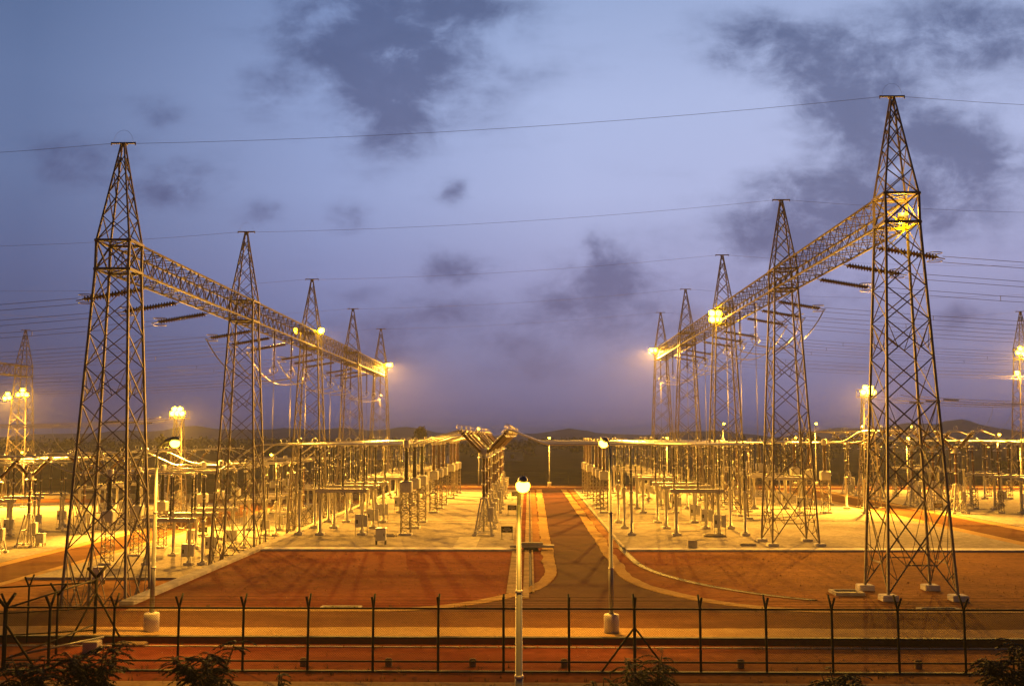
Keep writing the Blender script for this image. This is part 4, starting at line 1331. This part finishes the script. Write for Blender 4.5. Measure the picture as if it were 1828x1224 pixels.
# ================================================================== VEGETATION
def leaf_quad(mb, p, d, w, l, nrm):
    d = d.normalized()
    s = d.cross(nrm)
    if s.length < 1e-4:
        s = Vector((1, 0, 0))
    s.normalize()
    a = p; b = p + d * l * .5 + s * w * .5; c = p + d * l; e = p + d * l * .5 - s * w * .5
    mb.add([a, b, c, e], [(0, 1, 2, 3)])
def make_plant(x, y, z, h, spread, n, label, rnd):
    """a young tree whose top shows: trunk, limbs and arching fronds of paired leaflets"""
    root = thing('foreground_tree', label, 'tree', (x, y, z), group='dark young trees along the bottom')
    tr = MB().tube([(0, 0, -.1), (.05, .03, h * .3), (-.03, 0, h * .5)], [.10, .08, .06], 7)
    lf = MB()
    ns = 6
    for q in range(ns):
        a0 = 6.283 * q / ns + rnd.uniform(-.5, .5)
        reach = spread * (rnd.uniform(.35, .85) if q else .1)
        tip = Vector((math.cos(a0) * reach, math.sin(a0) * reach, h * rnd.uniform(.80, .97) * (1 - .12 * reach / spread)))
        b = Vector((0, 0, h * rnd.uniform(.3, .5)))
        stem = [b.lerp(tip, i / 5) + Vector((0, 0, .12 * h * math.sin(math.pi * i / 5) * .4)) for i in range(6)]
        tr.tube(stem, [.05 * (1 - .75 * i / 5) for i in range(6)], 5)
        for k in range(max(4, n // ns)):
            t_ = rnd.uniform(.35, 1.0)
            st = b.lerp(tip, t_)
            a = rnd.uniform(0, 6.283)
            ln = rnd.uniform(.35, .75) * (.6 + .3 * spread)
            lift = rnd.uniform(.05, .7)
            pts = []
            for i in range(8):
                t = i / 7
                pts.append(st + Vector((math.cos(a) * ln * t, math.sin(a) * ln * t, ln * (lift * t - (.35 + lift * .6) * t * t))))
            tr.tube(pts, [.012 * (1 - .8 * i / 7) for i in range(8)], 3, caps=False)
            for i in range(1, 8):
                t0 = (pts[i] - pts[i - 1]).normalized()
                sd = t0.cross(Vector((0, 0, 1))).normalized()
                for s in (-1, 1):
                    for m_ in range(3):
                        p = pts[i - 1].lerp(pts[i], m_ / 3)
                        dd = (t0 * .8 + sd * s + Vector((0, 0, rnd.uniform(-.6, .0))))
                        leaf_quad(lf, p, dd, rnd.uniform(.03, .05), rnd.uniform(.09, .16), Vector((rnd.uniform(-.4, .4), rnd.uniform(-.4, .4), 1)))
    tr.build('trunk', 'bark', root)
    lf.build('crown', 'leaf', root)
rnd = random.Random(11)
for (x, y, top, sp, n, lab) in [
        (-15.0, 31.0, 2.35, 1.7, 60, 'broad dark young tree in the bottom left corner'),
        (-13.6, 32.0, 2.55, 1.3, 46, 'dark young tree leaning against the bottom left corner one'),
        (-9.9, 31.5, 2.75, 1.2, 54, 'dark feathery young tree under the third fence bay'),
        (-8.4, 34.0, 1.0, .6, 16, 'low sprig between the feathery tree and the sectional lamp post'),
        (3.9, 32.0, 2.2, 1.5, 60, 'dark young tree below the braced fence post'),
        (2.4, 34.0, .9, .7, 16, 'low sprig left of the tree below the braced post'),
        (9.6, 31.5, 2.15, 1.0, 40, 'dark young tree right of the middle under the fence'),
        (14.5, 31.0, 2.9, 1.3, 56, 'tall dark young tree in the bottom right corner'),
        (16.1, 32.0, 2.6, 1.0, 36, 'dark young tree cut by the right edge')]:
    make_plant(x, y, -1.5, top + 2.25, sp * 1.15, int(n * 3.4), lab, rnd)

def crown_mesh(mb, c, r, rz, n, size, rnd):
    for i in range(n):
        u = Vector((rnd.gauss(0, 1), rnd.gauss(0, 1), rnd.gauss(0, 1))).normalized()
        k = rnd.uniform(.45, 1.0) ** .6
        p = Vector(c) + Vector((u.x * r * k, u.y * r * k, u.z * rz * k))
        d = Vector((rnd.gauss(0, 1), rnd.gauss(0, 1), rnd.gauss(0, .7)))
        leaf_quad(mb, p, d, size * rnd.uniform(.6, 1.2), size * rnd.uniform(.8, 1.5), u)
def field_tree(x, y, h, r, label):
    root = thing('field_tree', label, 'tree', (x, y, -.2), group='trees in the dark field')
    MB().tube([(0, 0, 0), (.2, 0, h * .35), (-.1, .1, h * .8)], [.4, .3, .1], 7).tube([(.2, 0, h * .35), (r * .5, .2, h * .65)], [.2, .06], 5).tube([(.2, 0, h * .4), (-r * .5, -.2, h * .68)], [.2, .06], 5).build('trunk', 'bark', root)
    mb = MB()
    for k in range(7):
        crown_mesh(mb, (rnd.uniform(-.5, .5) * r, rnd.uniform(-.5, .5) * r, h * rnd.uniform(.55, .9)), r * .55, r * .45, 130, .9, rnd)
    mb.build('crown', 'far_wood', root)
field_tree(-46, 420, 13.0, 3.3, 'dark lone tree standing above the far tree line, left of the breaker heads')
field_tree(-120, 330, 9.0, 3.6, 'dark round tree in the field behind the left flood mast')
field_tree(118, 420, 10.0, 4.0, 'dark round tree in the field behind the right yard')
# scrub and woodland that reads as one dark band
mb = MB()
for i in range(900):
    y = 640 + 760 * rnd.random() ** 1.4 if i > 70 else rnd.uniform(260, 620)
    x = rnd.uniform(-.62, .62) * y
    if y < 420 and -45 < x < 12:
        continue
    h = rnd.uniform(2.5, 7.5) * (1 if y > 420 else .55)
    r = h * rnd.uniform(.5, 1.1)
    n = 26
    for j in range(n):
        u = Vector((rnd.gauss(0, 1), rnd.gauss(0, 1), rnd.gauss(0, 1))).normalized()
        p = Vector((x + u.x * r, y + u.y * r, h * .45 + u.z * h * .45))
        leaf_quad(mb, p, Vector((rnd.gauss(0, 1), rnd.gauss(0, .4), rnd.gauss(0, .6))), h * .35, h * .5, u)
tag(mb.build('far_woodland', 'far_wood'), 'dark scrub and woodland band along the horizon', 'woodland', None, 'stuff')

# loose stones and weeds on the bare ground
mb = MB()
for i in range(2600):
    x, y = rnd.uniform(-24, 34), rnd.uniform(38, 82)
    if 46.2 < y < 56 and rnd.random() < .8 or RW0 - 2 < x < RW1 + 2 and y > 56:
        continue
    if x < -22 and y > 54:
        continue
    z = height(x, y)
    k = rnd.uniform(.02, .065) * (1.5 if rnd.random() < .05 else 1)
    a = rnd.uniform(0, 3.14)
    vs = [(x + k * math.cos(a + t) * rnd.uniform(.7, 1.2), y + k * math.sin(a + t) * rnd.uniform(.7, 1.2), z - .01) for t in (0, 1.57, 3.14, 4.71)] + [(x + rnd.uniform(-.3, .3) * k, y, z + k * rnd.uniform(.6, 1.0))]
    mb.add(vs, [(0, 1, 4), (1, 2, 4), (2, 3, 4), (3, 0, 4)])
tag(mb.build('loose_stones', 'verge'), 'loose stones scattered over the red earth', 'stones', None, 'stuff')
mb = MB()
for i in range(520):
    u = rnd.random()
    if u < .45:
        x, y = rnd.uniform(-24, 30), rnd.choice((41.0, 41.9, 45.9, 46.5, 39.9)) + rnd.gauss(0, .15)
    elif u < .75:
        x, y = rnd.choice((rnd.uniform(-21, -2), rnd.uniform(9, 40))), rnd.choice((82.2, 54.8)) + rnd.gauss(0, .25)
    else:
        x, y = rnd.uniform(-24, 30), rnd.uniform(37, 41)
    z = height(x, y) - .02
    hgt = rnd.uniform(.08, .3)
    for j in range(rnd.randint(5, 11)):
        a = rnd.uniform(0, 6.283); l = rnd.uniform(.03, .16)
        p = Vector((x + rnd.uniform(-.12, .12), y + rnd.uniform(-.12, .12), z))
        q = p + Vector((math.cos(a) * l, math.sin(a) * l, hgt * rnd.uniform(.5, 1)))
        sd = Vector((-math.sin(a), math.cos(a), 0)) * .012
        mb.add([p - sd, p + sd, q], [(0, 1, 2)])
tag(mb.build('weeds', 'weed'), 'sparse dry weeds along kerbs and fence', 'weeds', None, 'stuff')

# ================================================================== AIR
hz = bpy.data.materials.new('evening_haze')
hz.use_nodes = True
hz.node_tree.nodes.clear()
vol = hz.node_tree.nodes.new('ShaderNodeVolumePrincipled')
vol.inputs['Color'].default_value = (.86, .88, .95, 1)
vol.inputs['Density'].default_value = 1.8e-4
vol.inputs['Anisotropy'].default_value = 0.45
ho = hz.node_tree.nodes.new('ShaderNodeOutputMaterial')
hz.node_tree.links.new(vol.outputs[0], ho.inputs['Volume'])
tag(MB().box(-9100, 9100, -400, 9100, -6, 62).build('haze', hz), 'thin evening haze over the plain', 'haze', None, 'stuff')
for o in bpy.data.objects:
    if o.get('label') and not 4 <= len(o['label'].replace(',', '').split()) <= 16:
        print('LABEL', len(o['label'].split()), o['label'])
